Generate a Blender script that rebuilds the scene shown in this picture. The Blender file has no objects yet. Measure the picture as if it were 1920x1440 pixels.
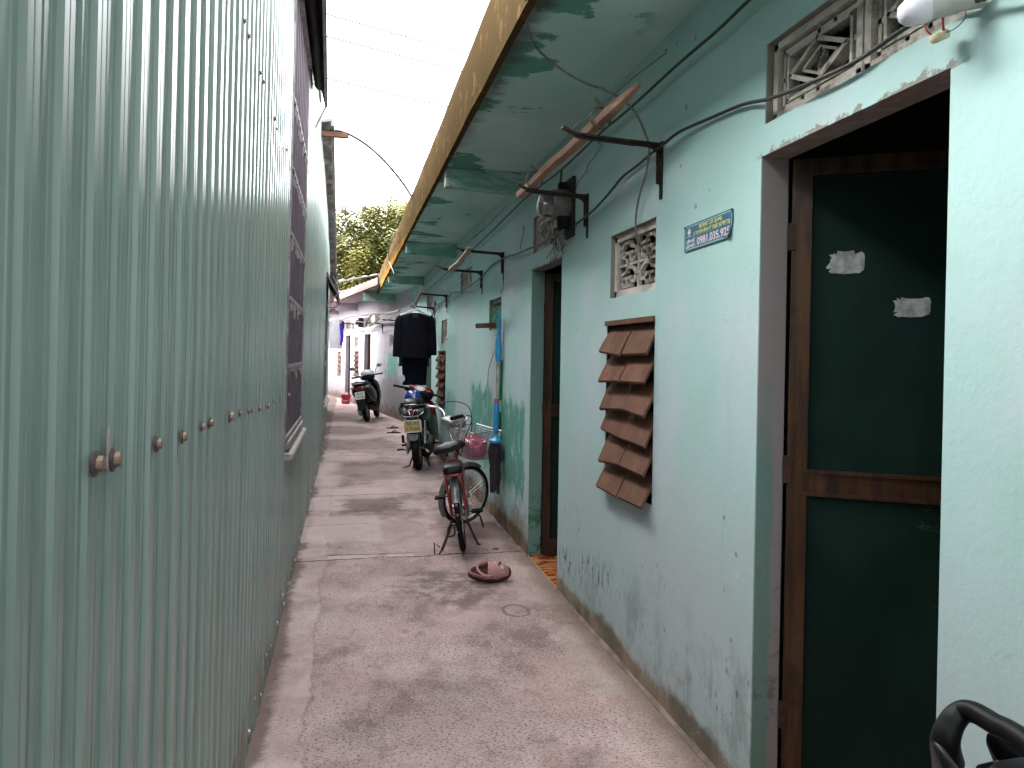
import bpy, bmesh, math, random
from mathutils import Vector, Matrix, Quaternion, noise as mnoise
R = math.radians
random.seed(7)
SC = bpy.context.scene
COL = SC.collection

# ------------------------------------------------------------------ camera
F = 1450.0
YAW, PITCH, ROLL = R(12.05), R(-0.7), R(0.9)
CX, CY = 960.0, 684.0
EYE = Vector((0.0, 0.0, 1.5))
_f = Vector((math.sin(YAW) * math.cos(PITCH), math.cos(YAW) * math.cos(PITCH), math.sin(PITCH)))
_r0 = Vector((math.cos(YAW), -math.sin(YAW), 0))
_u0 = _r0.cross(_f)
_r = _r0 * math.cos(ROLL) + _u0 * math.sin(ROLL)
_u = _u0 * math.cos(ROLL) - _r0 * math.sin(ROLL)
cam_data = bpy.data.cameras.new('camera')
cam = bpy.data.objects.new('camera', cam_data)
COL.objects.link(cam)
cam.matrix_world = Matrix(((_r.x, _u.x, -_f.x, EYE.x), (_r.y, _u.y, -_f.y, EYE.y), (_r.z, _u.z, -_f.z, EYE.z), (0, 0, 0, 1)))
cam_data.sensor_fit = 'HORIZONTAL'
cam_data.sensor_width = 36.0
cam_data.lens = 36.0 * F / 1920.0
cam_data.shift_y = (CY - 720.0) / 1920.0
cam_data.clip_start = 0.05
cam_data.clip_end = 600
SC.camera = cam

# ------------------------------------------------------------------ world, sun, exposure
SUN_EL, SUN_AZ = R(39), R(-60)
world = bpy.data.worlds.new("World"); SC.world = world
world.use_nodes = True
wn = world.node_tree; wn.nodes.clear()
sky = wn.nodes.new('ShaderNodeTexSky'); sky.sky_type = 'NISHITA'; sky.sun_disc = False
sky.sun_elevation = SUN_EL; sky.sun_rotation = SUN_AZ
sky.air_density = 1.0; sky.dust_density = 3.0; sky.ozone_density = 1.0
hs = wn.nodes.new('ShaderNodeHueSaturation'); hs.inputs['Saturation'].default_value = 0.12
bg = wn.nodes.new('ShaderNodeBackground'); bg.inputs['Strength'].default_value = 0.15
wo = wn.nodes.new('ShaderNodeOutputWorld')
wn.links.new(sky.outputs[0], hs.inputs['Color']); wn.links.new(hs.outputs[0], bg.inputs[0]); wn.links.new(bg.outputs[0], wo.inputs[0])
sl = bpy.data.lights.new('sun', 'SUN'); sl.energy = 0.4; sl.angle = R(60); sl.color = (1, 0.975, 0.94)
so = bpy.data.objects.new('sun', sl); COL.objects.link(so)
_sd = Vector((math.sin(SUN_AZ) * math.cos(SUN_EL), math.cos(SUN_AZ) * math.cos(SUN_EL), math.sin(SUN_EL)))
so.rotation_euler = _sd.to_track_quat('Z', 'Y').to_euler()
SC.view_settings.view_transform = 'Standard'; SC.view_settings.look = 'None'
SC.view_settings.gamma = 1.0
SC.view_settings.exposure = 3.85
SC.cycles.use_denoising = True
SC.cycles.max_bounces = 10; SC.cycles.diffuse_bounces = 6

# ------------------------------------------------------------------ picture to place
def ray(px, py):
    return _f + _r * ((px - CX) / F) - _u * ((py - CY) / F)
def onX(px, py, X): d = ray(px, py); return EYE + d * ((X - EYE.x) / d.x)
def onY(px, py, Y): d = ray(px, py); return EYE + d * ((Y - EYE.y) / d.y)
def onZ(px, py, Z): d = ray(px, py); return EYE + d * ((Z - EYE.z) / d.z)
def onP(px, py, P, N): d = ray(px, py); return EYE + d * ((P - EYE).dot(N) / d.dot(N))
def proj(p):
    d = Vector(p) - EYE; w = d.dot(_f)
    return CX + F * d.dot(_r) / w, CY - F * d.dot(_u) / w
XW = 1.33                                   # face of the turquoise house
XT, LEAN = -0.35, 0.012                    # face of the metal wall: X = XT + LEAN z
def onTin(px, py): return onP(px, py, Vector((XT, 0, 0)), Vector((1, 0, -LEAN)))
FP = Vector((1.27, 17.0, 0)); FD = Vector((-0.165, 1, 0)).normalized()   # wall of the far house
FN = Vector((FD.y, -FD.x, 0)).normalized()  # into the house
def onFar(px, py):
    p = onP(px, py, FP, FN); return (p - FP).dot(FD), p.z

# ------------------------------------------------------------------ mesh building
class MB:
    def __init__(s): s.v = []; s.f = []; s.m = []
    def add(s, vs, fs, mi=0):
        o = len(s.v); s.v += [tuple(v) for v in vs]; s.f += [tuple(i + o for i in f) for f in fs]; s.m += [mi] * len(fs)
        return s
    def box(s, a, b, M=None, mi=0):
        x0, y0, z0 = a; x1, y1, z1 = b
        x0, x1 = min(x0, x1), max(x0, x1); y0, y1 = min(y0, y1), max(y0, y1); z0, z1 = min(z0, z1), max(z0, z1)
        vs = [Vector(p) for p in ((x0,y0,z0),(x1,y0,z0),(x1,y1,z0),(x0,y1,z0),(x0,y0,z1),(x1,y0,z1),(x1,y1,z1),(x0,y1,z1))]
        if M is not None: vs = [M @ v for v in vs]
        return s.add(vs, [(0,3,2,1),(4,5,6,7),(0,1,5,4),(1,2,6,5),(2,3,7,6),(3,0,4,7)], mi)
    def cbox(s, c, d, M=None, mi=0):
        return s.box([c[i] - d[i] / 2 for i in range(3)], [c[i] + d[i] / 2 for i in range(3)], M, mi)
    def bar(s, a, b, w, h=None, up=(0, 0, 1), mi=0):
        h = h or w; a = Vector(a); b = Vector(b); t = (b - a).normalized(); up = Vector(up)
        if abs(t.dot(up)) > .98: up = Vector((1, 0, 0))
        x = t.cross(up).normalized(); y = x.cross(t)
        vs = []
        for p in (a, b):
            for sx, sy in ((-1,-1),(1,-1),(1,1),(-1,1)): vs.append(p + x * (sx * w / 2) + y * (sy * h / 2))
        return s.add(vs, [(0,1,2,3),(7,6,5,4),(0,4,5,1),(1,5,6,2),(2,6,7,3),(3,7,4,0)], mi)
    def tube(s, pts, r, n=8, cap=True, smooth=0, mi=0, closed=False, flat=None):
        pts = [Vector(p) for p in pts]
        rs = list(r) if hasattr(r, '__len__') else None
        if smooth and len(pts) > 2:
            q = []; qr = []
            N = len(pts)
            rng = range(N if closed else N - 1)
            for i in rng:
                if closed: p0, p1, p2, p3 = pts[(i-1) % N], pts[i], pts[(i+1) % N], pts[(i+2) % N]
                else: p0, p1, p2, p3 = pts[max(i-1, 0)], pts[i], pts[i+1], pts[min(i+2, N-1)]
                for k in range(smooth):
                    t = k / smooth
                    q.append(0.5 * ((2*p1) + (p2-p0)*t + (2*p0-5*p1+4*p2-p3)*t*t + (3*p1-p0-3*p2+p3)*t**3))
                    if rs: qr.append(rs[i] * (1-t) + rs[(i+1) % N] * t)
            if not closed:
                q.append(pts[-1])
                if rs: qr.append(rs[-1])
            pts = q; rs = qr if rs else None
        N = len(pts)
        ring = []; nrm = None
        for i, p in enumerate(pts):
            if closed: t = (pts[(i+1) % N] - pts[i-1])
            else: t = pts[min(i+1, N-1)] - pts[max(i-1, 0)]
            t = t.normalized() if t.length > 1e-9 else Vector((0, 0, 1))
            if nrm is None:
                a = Vector((0, 0, 1)) if abs(t.z) < .9 else Vector((1, 0, 0))
                nrm = (a - t * a.dot(t)).normalized()
            else:
                nn = nrm - t * nrm.dot(t)
                nrm = nn.normalized() if nn.length > 1e-6 else nrm
            b = t.cross(nrm); rr = rs[i] if rs else r
            fl = flat or 1.0
            ring.append([p + (nrm * math.cos(2*math.pi*k/n) * fl + b * math.sin(2*math.pi*k/n)) * rr for k in range(n)])
        vs = [v for rg in ring for v in rg]; fs = []
        M_ = N if closed else N - 1
        for i in range(M_):
            j = (i + 1) % N
            for k in range(n): fs.append((i*n+k, i*n+(k+1) % n, j*n+(k+1) % n, j*n+k))
        if cap and not closed: fs.append(tuple(range(n))[::-1]); fs.append(tuple((N-1)*n+k for k in range(n)))
        return s.add(vs, fs, mi)
    def lathe(s, prof, n=20, M=None, mi=0):           # profile (radius, height) about local z
        vs = []; fs = []
        for (r_, z_) in prof:
            for k in range(n):
                a = 2*math.pi*k/n; vs.append(Vector((r_*math.cos(a), r_*math.sin(a), z_)))
        for i in range(len(prof) - 1):
            for k in range(n): fs.append((i*n+k, i*n+(k+1) % n, (i+1)*n+(k+1) % n, (i+1)*n+k))
        if prof[0][0] > 1e-6: fs.append(tuple(range(n))[::-1])
        if prof[-1][0] > 1e-6: fs.append(tuple((len(prof)-1)*n+k for k in range(n)))
        if M is not None: vs = [M @ v for v in vs]
        return s.add(vs, fs, mi)
    def ell(s, c, d, n=16, m=10, M=None, mi=0):
        prof = [(math.sin(math.pi*i/m), -math.cos(math.pi*i/m)) for i in range(m+1)]
        T = Matrix.Translation(Vector(c)) @ Matrix.Diagonal((d[0], d[1], d[2], 1))
        if M is not None: T = M @ T
        return s.lathe(prof, n, T, mi)
    def torus(s, c, Rr, r, axis=(1, 0, 0), n=40, m=10, flat=1.0, mi=0):
        ax = Vector(axis).normalized(); q = Vector((0, 0, 1)).rotation_difference(ax)
        vs = []; fs = []
        for i in range(n):
            a = 2*math.pi*i/n
            for k in range(m):
                b = 2*math.pi*k/m
                p = Vector(((Rr + r*math.cos(b))*math.cos(a), (Rr + r*math.cos(b))*math.sin(a), r*flat*math.sin(b)))
                vs.append(Vector(c) + q @ p)
        for i in range(n):
            for k in range(m): fs.append((i*m+k, ((i+1) % n)*m+k, ((i+1) % n)*m+(k+1) % m, i*m+(k+1) % m))
        return s.add(vs, fs, mi)
    def loft(s, secs, cap=True, mi=0):                # list of rings, each the same number of points
        n = len(secs[0]); vs = [Vector(p) for sc in secs for p in sc]; fs = []
        for i in range(len(secs) - 1):
            for k in range(n): fs.append((i*n+k, i*n+(k+1) % n, (i+1)*n+(k+1) % n, (i+1)*n+k))
        if cap: fs.append(tuple(range(n))[::-1]); fs.append(tuple((len(secs)-1)*n+k for k in range(n)))
        return s.add(vs, fs, mi)
    def body(s, secs, n=16, p=2.4, mi=0):             # sections (y, cx, cz, half width, half height) across local y
        out = []
        for (y, cx, cz, hw, hh) in secs:
            rg = []
            for k in range(n):
                a = 2*math.pi*k/n; ca, sa = math.cos(a), math.sin(a)
                rg.append((cx + hw*math.copysign(abs(ca)**(2/p), ca), y, cz + hh*math.copysign(abs(sa)**(2/p), sa)))
            out.append(rg)
        return s.loft(out, True, mi)
    def prism(s, poly, depth, M, mi=0):               # polygon in local xy, extruded along local z
        n = len(poly)
        vs = [M @ Vector((x, y, 0)) for x, y in poly] + [M @ Vector((x, y, depth)) for x, y in poly]
        return s.add(vs, [tuple(range(n))[::-1], tuple(range(n, 2*n))] + [(i, (i+1) % n, n+(i+1) % n, n+i) for i in range(n)], mi)
    def build(s, name, mats, parent=None, smooth=False, bevel=0, M=None, loc=None):
        me = bpy.data.meshes.new(name)
        me.from_pydata([tuple(v) for v in s.v], [], s.f)
        mats = mats if isinstance(mats, (list, tuple)) else [mats]
        for m in mats: me.materials.append(m)
        if len(mats) > 1:
            for p_, mi in zip(me.polygons, s.m): p_.material_index = mi
        bm = bmesh.new(); bm.from_mesh(me)
        bmesh.ops.recalc_face_normals(bm, faces=bm.faces)
        if bevel:
            es = [e for e in bm.edges if len(e.link_faces) == 2 and e.calc_face_angle(0) > R(30)]
            bmesh.ops.bevel(bm, geom=es, offset=bevel, segments=2, affect='EDGES', clamp_overlap=True)
        bm.to_mesh(me); bm.free()
        if smooth:
            for p_ in me.polygons: p_.use_smooth = True
            try: me.set_sharp_from_angle(angle=R(40))
            except Exception: pass
        o = bpy.data.objects.new(name, me); COL.objects.link(o)
        if M is not None: o.matrix_world = M
        if loc is not None: o.location = loc
        if parent is not None:
            o.parent = parent
        return o
def tag(o, label=None, cat=None, group=None, kind=None):
    if label: o['label'] = label
    if cat: o['category'] = cat
    if group: o['group'] = group
    if kind: o['kind'] = kind
    return o
def thing(name, label, cat, loc=(0, 0, 0), rot=(0, 0, 0), group=None):
    o = bpy.data.objects.new(name, None); COL.objects.link(o)
    o.location = loc; o.rotation_euler = rot; o.empty_display_size = .1
    return tag(o, label, cat, group)
def copy_tree(o, parent=None):
    c = o.copy(); COL.objects.link(c); c.parent = parent
    for ch in list(o.children): copy_tree(ch, c)
    return c

# ------------------------------------------------------------------ material expressions
class E:
    def __init__(s, nt, sock): s.nt = nt; s.k = sock
    def _m(s, op, a, b=None, c=None):
        n = s.nt.nodes.new('ShaderNodeMath'); n.operation = op
        for i, v in enumerate((a, b, c)):
            if v is None: continue
            if isinstance(v, E): s.nt.links.new(v.k, n.inputs[i])
            else: n.inputs[i].default_value = v
        return E(s.nt, n.outputs[0])
    def __add__(s, o): return s._m('ADD', s, o)
    __radd__ = __add__
    def __mul__(s, o): return s._m('MULTIPLY', s, o)
    __rmul__ = __mul__
    def __sub__(s, o): return s._m('SUBTRACT', s, o)
    def __rsub__(s, o): return s._m('SUBTRACT', o, s)
    def absf(s): return s._m('ABSOLUTE', s)
    def mx(s, o): return s._m('MAXIMUM', s, o)
    def mn(s, o): return s._m('MINIMUM', s, o)
    def pw(s, o): return s._m('POWER', s, o)
    def ss(s, a, b):                                   # 0 below a, 1 above b (or the other way round)
        n = s.nt.nodes.new('ShaderNodeMapRange'); n.interpolation_type = 'SMOOTHSTEP'
        inv = a > b
        lo, hi = (b, a) if inv else (a, b)
        s.nt.links.new(s.k, n.inputs[0]); n.inputs[1].default_value = lo; n.inputs[2].default_value = hi
        n.inputs[3].default_value = 1.0 if inv else 0.0; n.inputs[4].default_value = 0.0 if inv else 1.0
        return E(s.nt, n.outputs[0])
class Mat:
    def __init__(s, name):
        s.m = bpy.data.materials.new(name); s.m.use_nodes = True; s.nt = s.m.node_tree
        s.nt.nodes.clear()
        g = s.nt.nodes.new('ShaderNodeNewGeometry'); s.pos = g.outputs['Position']
        sp = s.nt.nodes.new('ShaderNodeSeparateXYZ'); s.nt.links.new(s.pos, sp.inputs[0])
        s.x, s.y, s.z = (E(s.nt, sp.outputs[i]) for i in range(3))
    def local(s):                                      # object coordinates instead of world ones
        tc = s.nt.nodes.new('ShaderNodeTexCoord'); s.pos = tc.outputs['Object']
        sp = s.nt.nodes.new('ShaderNodeSeparateXYZ'); s.nt.links.new(s.pos, sp.inputs[0])
        s.x, s.y, s.z = (E(s.nt, sp.outputs[i]) for i in range(3)); return s
    def vec(s, sc=(1, 1, 1), off=(0, 0, 0)):
        n = s.nt.nodes.new('ShaderNodeMapping'); s.nt.links.new(s.pos, n.inputs[0])
        n.inputs['Scale'].default_value = sc; n.inputs['Location'].default_value = off
        return n.outputs[0]
    def noise(s, scale=1.0, sc=(1, 1, 1), det=4, rough=.55, off=(0, 0, 0)):
        n = s.nt.nodes.new('ShaderNodeTexNoise'); n.inputs['Scale'].default_value = scale
        n.inputs['Detail'].default_value = det; n.inputs['Roughness'].default_value = rough
        s.nt.links.new(s.vec(sc, off), n.inputs['Vector']); return E(s.nt, n.outputs[0])
    def voro(s, scale=1.0, sc=(1, 1, 1), out='Distance', feat='F1'):
        n = s.nt.nodes.new('ShaderNodeTexVoronoi'); n.feature = feat; n.inputs['Scale'].default_value = scale
        s.nt.links.new(s.vec(sc), n.inputs['Vector']); return E(s.nt, n.outputs[out])
    def col(s, c):
        if isinstance(c, E): return c
        n = s.nt.nodes.new('ShaderNodeRGB'); n.outputs[0].default_value = (*c, 1); return E(s.nt, n.outputs[0])
    def mix(s, f, a, b):
        n = s.nt.nodes.new('ShaderNodeMix'); n.data_type = 'RGBA'; n.clamp_factor = True
        if isinstance(f, E): s.nt.links.new(f.k, n.inputs[0])
        else: n.inputs[0].default_value = f
        for i, c in ((6, a), (7, b)):
            if isinstance(c, E): s.nt.links.new(c.k, n.inputs[i])
            else: n.inputs[i].default_value = (*c, 1)
        return E(s.nt, n.outputs[2])
    def done(s, col, rough=.6, metal=0.0, spec=.5, bump=None, bs=.3, bd=.01, coat=0, trans=0, emis=None, alpha=None, sub=None):
        b = s.nt.nodes.new('ShaderNodeBsdfPrincipled'); o = s.nt.nodes.new('ShaderNodeOutputMaterial')
        def put(k, v):
            if isinstance(v, E): s.nt.links.new(v.k, b.inputs[k])
            elif isinstance(v, tuple): b.inputs[k].default_value = (*v, 1)
            else: b.inputs[k].default_value = v
        put('Base Color', col); put('Roughness', rough); put('Metallic', metal); put('Specular IOR Level', spec)
        if coat: put('Coat Weight', coat); b.inputs['Coat Roughness'].default_value = .08
        if trans: put('Transmission Weight', trans)
        if bump is not None:
            n = s.nt.nodes.new('ShaderNodeBump'); n.inputs['Strength'].default_value = bs; n.inputs['Distance'].default_value = bd
            s.nt.links.new(bump.k, n.inputs['Height']); s.nt.links.new(n.outputs[0], b.inputs['Normal'])
        s.nt.links.new(b.outputs[0], o.inputs[0]); return s.m
def simple(name, c, rough=.5, metal=0, var=.25, scale=14, bump=.12, spec=.5, coat=0, dirt=None, trans=0):
    m = Mat(name); m.local()
    n1 = m.noise(scale, det=5)
    c2 = tuple(x * (1 - var) for x in c)
    col = m.mix(n1.ss(.35, .65), c2, c)
    if dirt:
        n2 = m.noise(scale * .45, det=6, rough=.7, off=(3, 1, 7))
        col = m.mix(n2.ss(.52, .66), col, dirt)
    rg = n1 * .25 + (rough - .12)
    return m.done(col, rg, metal, spec, bump=m.noise(scale * 5), bs=bump, bd=.004, coat=coat, trans=trans)
# ------------------------------------------------------------------ materials
def region(m, u, v, u0, u1, v0, v1, soft, w, amp):     # ragged rectangle: w is a centred noise
    uu = u + w * amp; vv = v + w * amp * .8
    return uu.ss(u0 - soft, u0 + soft) * uu.ss(u1 + soft, u1 - soft) * vv.ss(v0 - soft, v0 + soft) * vv.ss(v1 + soft, v1 - soft)

def mk_wall():
    m = Mat('turquoise_limewash')
    big = m.noise(.7, det=3); mid = m.noise(3.1, det=6, rough=.65); fine = m.noise(26, det=6, rough=.7)
    strk = m.noise(1.0, sc=(9, 9, .8), det=6, rough=.65, off=(2, 5, 1))
    c = m.mix(big.ss(.38, .62), (.325, .485, .455), (.365, .52, .505))
    c = m.mix(m.noise(1.3, det=4, off=(9, 2, 4)).ss(.48, .7), c, (.42, .50, .515))
    c = m.mix(strk.ss(.52, .75) * .35, c, (.33, .44, .42))
    c = m.mix(fine.ss(.45, .75) * .2, c, (.30, .42, .395))
    # greyish lilac worn area low down near the front
    w = mid - .5
    lil = region(m, m.y, m.z, -2, 4.6, -.5, .95, .3, w, .9)
    c = m.mix(lil * .55, c, (.40, .425, .44))
    lil2 = region(m, m.y, m.z, 6.6, 7.25, .35, 1.68, .12, w, .3)
    c = m.mix(lil2 * .8, c, (.38, .395, .40))
    # bricked up doorway, greyer
    pat = region(m, m.y, m.z, 8.45, 9.4, -.2, 2.12, .02, w, .05)
    c = m.mix(pat * .75, c, (.41, .47, .465))
    # darker older coat of paint showing
    teal = (.085, .27, .215); w2 = m.noise(5.5, sc=(1, 1, .6), det=7, rough=.7, off=(4, 4, 1)) - .5
    t = region(m, m.y, m.z, 5.72, 6.75, .42, 1.12, .05, w2, .55)
    t = t.mx(region(m, m.y, m.z, 7.05, 8.3, .45, 1.16, .06, w2, .7))
    t = t.mx(region(m, m.y, m.z, 9.6, 10.4, .5, 1.0, .06, w2, .6) * .6)
    t = t.mx(region(m, m.y, m.z, 14.0, 16.8, .3, 1.1, .1, w2, .9) * .8)
    t = t * m.noise(9, sc=(1.6, 1.6, .5), det=7, rough=.75, off=(1, 7, 3)).ss(.36, .46)
    c = m.mix(t * .9, c, teal)
    # teal at the very top under the soffit
    up = (m.z + w2 * .5).ss(2.78, 2.95) * m.noise(.9, det=3, off=(5, 0, 0)).ss(.4, .6)
    c = m.mix(up * .5, c, (.25, .42, .40))
    # damp brown and grey low down
    lowm = (m.z + w * .9).ss(.34, .02) * (m.y.ss(5.2, 5.9) * .8 + .12)
    c = m.mix(lowm, c, (.22, .19, .16))
    flk = (m.z + w * 1.2).ss(.75, .1) * m.noise(11, det=8, rough=.75, off=(8, 8, 8)).ss(.54, .6) * (m.y.ss(5.2, 6) * .55 + .4)
    c = m.mix(flk, c, (.26, .22, .17))
    dmp = (m.z + w * .9).ss(.62, .18) * m.noise(3.4, sc=(1, 1.2, .6), det=7, rough=.72, off=(4, 0, 7)).ss(.47, .60) * m.y.ss(4.6, 3.6)
    c = m.mix(dmp * .62, c, (.17, .225, .21))
    # plinth band bare cement, ochre brown
    pl = (m.z + w * .22 + (m.y * -.008)).ss(.10, .05)
    c = m.mix(pl * .88, c, m.mix(mid.ss(.4, .65), (.13, .095, .065), (.30, .215, .135)))
    crk = (m.noise(1.9, det=5, rough=.6, off=(9, 4, 1)) - .5).absf().ss(.0016, .0005) * m.noise(1.1, det=2, off=(2, 2, 6)).ss(.5, .58)
    c = m.mix(crk * .22, c, (.14, .17, .165))
    drp = m.noise(1.0, sc=(26, 26, .9), det=5, rough=.6, off=(6, 6, 2)).ss(.60, .72) * m.noise(1.6, sc=(1, 1, .5), det=3, off=(1, 8, 2)).ss(.5, .62)
    c = m.mix(drp * .38, c, (.27, .36, .34))
    # black scuffs in a band near the second door and grey scratches
    sc_ = m.noise(24, sc=(1, 1, .35), det=5, rough=.8, off=(0, 3, 2)).ss(.52, .6)
    sb = region(m, m.y, m.z + (m.y - 4.7) * .16, 3.75, 4.72, .145, .29, .05, w, .22)
    c = m.mix(sb * sc_ * .85, c, (.05, .06, .06))
    dots = m.voro(17, sc=(1, 1, .7)).ss(.2, .12) * m.noise(3, det=5, off=(2, 9, 9)).ss(.5, .68) * m.z.ss(1.0, .35)
    c = m.mix(dots * .75, c, (.12, .14, .14))
    dots2 = m.voro(6.5, sc=(1, 1, 1)).ss(.085, .06) * m.noise(2.1, det=3, off=(7, 1, 2)).ss(.5, .6)
    c = m.mix(dots2 * .7, c, (.16, .19, .18))
    scr = m.noise(7, sc=(1, .6, 2.2), det=3, rough=.5, off=(6, 6, 6))
    scr = (scr - .5).absf().ss(.006, .002) * m.noise(2.2, det=3, off=(3, 3, 8)).ss(.56, .66) * m.z.ss(1.4, .6)
    c = m.mix(scr * .6, c, (.52, .62, .60))
    # jambs (deeper than the face): lilac grey cement above, teal wash below
    jamb = m.x.ss(XW + .003, XW + .006)
    jn = (m.noise(4, det=5) - .5)
    jlow = (m.z + jn * .8).ss(1.55, 1.15) * (m.x + jn * .05).ss(XW + .075, XW + .05)
    jc = m.mix(jlow, (.29, .26, .262), (.165, .265, .235))
    jc = m.mix(m.noise(9, det=7, rough=.75, off=(2, 8, 8)).ss(.52, .62) * m.z.ss(1.4, .2) * .7, jc, (.13, .10, .085))
    jc2 = m.mix(m.noise(8, det=6, rough=.7, off=(5, 5, 5)).ss(.5, .6) * m.z.ss(.6, .2), (.17, .285, .25), (.045, .16, .11))
    isd2 = m.y.ss(3.0, 3.2)
    jc = m.mix(isd2, jc, jc2)
    vent = m.z.ss(1.68, 1.7) * m.y.ss(2.9, 3.1) * ((m.z.ss(2.15, 2.17) + m.y.ss(4.4, 4.2)).mn(1.0))
    vent = vent.mx(m.y.ss(6.5, 6.6) * m.y.ss(7.5, 7.4)).mx(m.y.ss(8, 8.1) * m.y.ss(12.0, 11.9))
    jc = m.mix(vent.mx(m.z.ss(2.2, 2.22)), jc, (.25, .22, .19))
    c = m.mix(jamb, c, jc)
    lj = m.z - 2.168 + (m.noise(17, det=5, rough=.7, off=(1, 5, 1)) - .52) * .14
    chip = lj.ss(.006, -.004) * m.y.ss(2.4, 2.3) * m.y.ss(1.45, 1.52) * m.z.ss(2.16, 2.165) * m.z.ss(2.23, 2.2)
    lj2 = m.z - 2.13 + (m.noise(17, det=5, rough=.7, off=(1, 5, 1)) - .55) * .14
    chip = chip.mx(lj2.ss(.006, -.004) * m.y.ss(5.64, 5.6) * m.y.ss(4.7, 4.75) * m.z.ss(2.125, 2.13) * m.z.ss(2.2, 2.17))
    c = m.mix(chip * .9, c, (.23, .20, .175))
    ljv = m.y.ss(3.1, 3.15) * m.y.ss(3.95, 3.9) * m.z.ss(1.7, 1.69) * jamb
    c = m.mix(ljv, c, (.05, .045, .04))  # darkness of the louvre recess put into the jamb colour
    bump = mid * .6 - chip * 1.5 + fine * .5 + strk * .2 - t * .3 - pl * .8
    return m.done(c, .92, spec=.04, bump=bump, bs=.24, bd=.012)

def mk_soffit():
    m = Mat('soffit_paint')
    w = m.noise(2.2, sc=(1, 2.2, 1), det=7, rough=.7) - .5
    c = m.mix(m.noise(.9, det=4).ss(.4, .62), (.39, .60, .555), (.50, .68, .64))
    c = m.mix(m.noise(1.4, sc=(1, .4, 1), det=5, off=(3, 3, 0)).ss(.48, .7), c, (.36, .56, .53))
    edge = m.x.ss(1.12, .78) * .12
    pt = (m.noise(1.7, sc=(1.0, 1.25, 1), det=7, rough=.6, off=(1.3, 6.1, 0)) + edge).ss(.60, .625)
    pt = pt * m.x.ss(1.26, 1.1)
    c = m.mix(pt * .9, c, (.085, .27, .215))
    mold = (m.x + w * .35 + m.y * .012).ss(.86, .74) * m.y.ss(7.5, 2.5)
    c = m.mix(mold * .85, c, (.07, .065, .045))
    dr = m.noise(2, sc=(.6, 3, 1), det=7, rough=.7, off=(9, 0, 0))
    c = m.mix(dr.ss(.55, .75) * .35, c, (.24, .27, .24))
    return m.done(c, .95, spec=.03, bump=m.noise(12, det=6) + pt * -.6, bs=.3, bd=.01)
def mk_beam():
    m = Mat('beam_paint')
    c = m.mix(m.noise(4, sc=(.7, 1, 2.5), det=6, rough=.7).ss(.42, .6), (.17, .39, .33), (.38, .55, .50))
    c = m.mix(m.x.ss(.76, .68) * m.noise(6, det=5).ss(.35, .55), c, (.34, .32, .29))
    c = m.mix(m.noise(9, sc=(.5, 1, 2), det=6, rough=.75, off=(5, 1, 2)).ss(.56, .66) * .8, c, (.07, .08, .06))
    return m.done(c, .95, spec=.03, bump=m.noise(14, det=6), bs=.3, bd=.01)
def mk_fascia():
    m = Mat('ochre_fascia')
    c = m.mix(m.noise(2.4, det=6, rough=.65).ss(.38, .64), (.24, .112, .018), (.33, .17, .032))
    st = m.noise(1.0, sc=(11, 11, 2.0), det=8, rough=.8)
    hi = (m.z - 2.88) * 3.0
    near = m.y.ss(13, 4) * .14
    k = (st * .75 + m.noise(5, sc=(1, 1, 1.3), det=7, rough=.75, off=(6, 2, 2)) * .3 + hi * .26 + near * 1.4).ss(.515, .635)
    c = m.mix(k * .93, c, (.055, .042, .025))
    c = m.mix(m.noise(7, det=6, rough=.7, off=(1, 1, 1)).ss(.55, .65) * .4, c, (.22, .13, .06))
    return m.done(c, .95, spec=.0, bump=st + m.noise(20, det=5), bs=.35, bd=.01)
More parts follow.
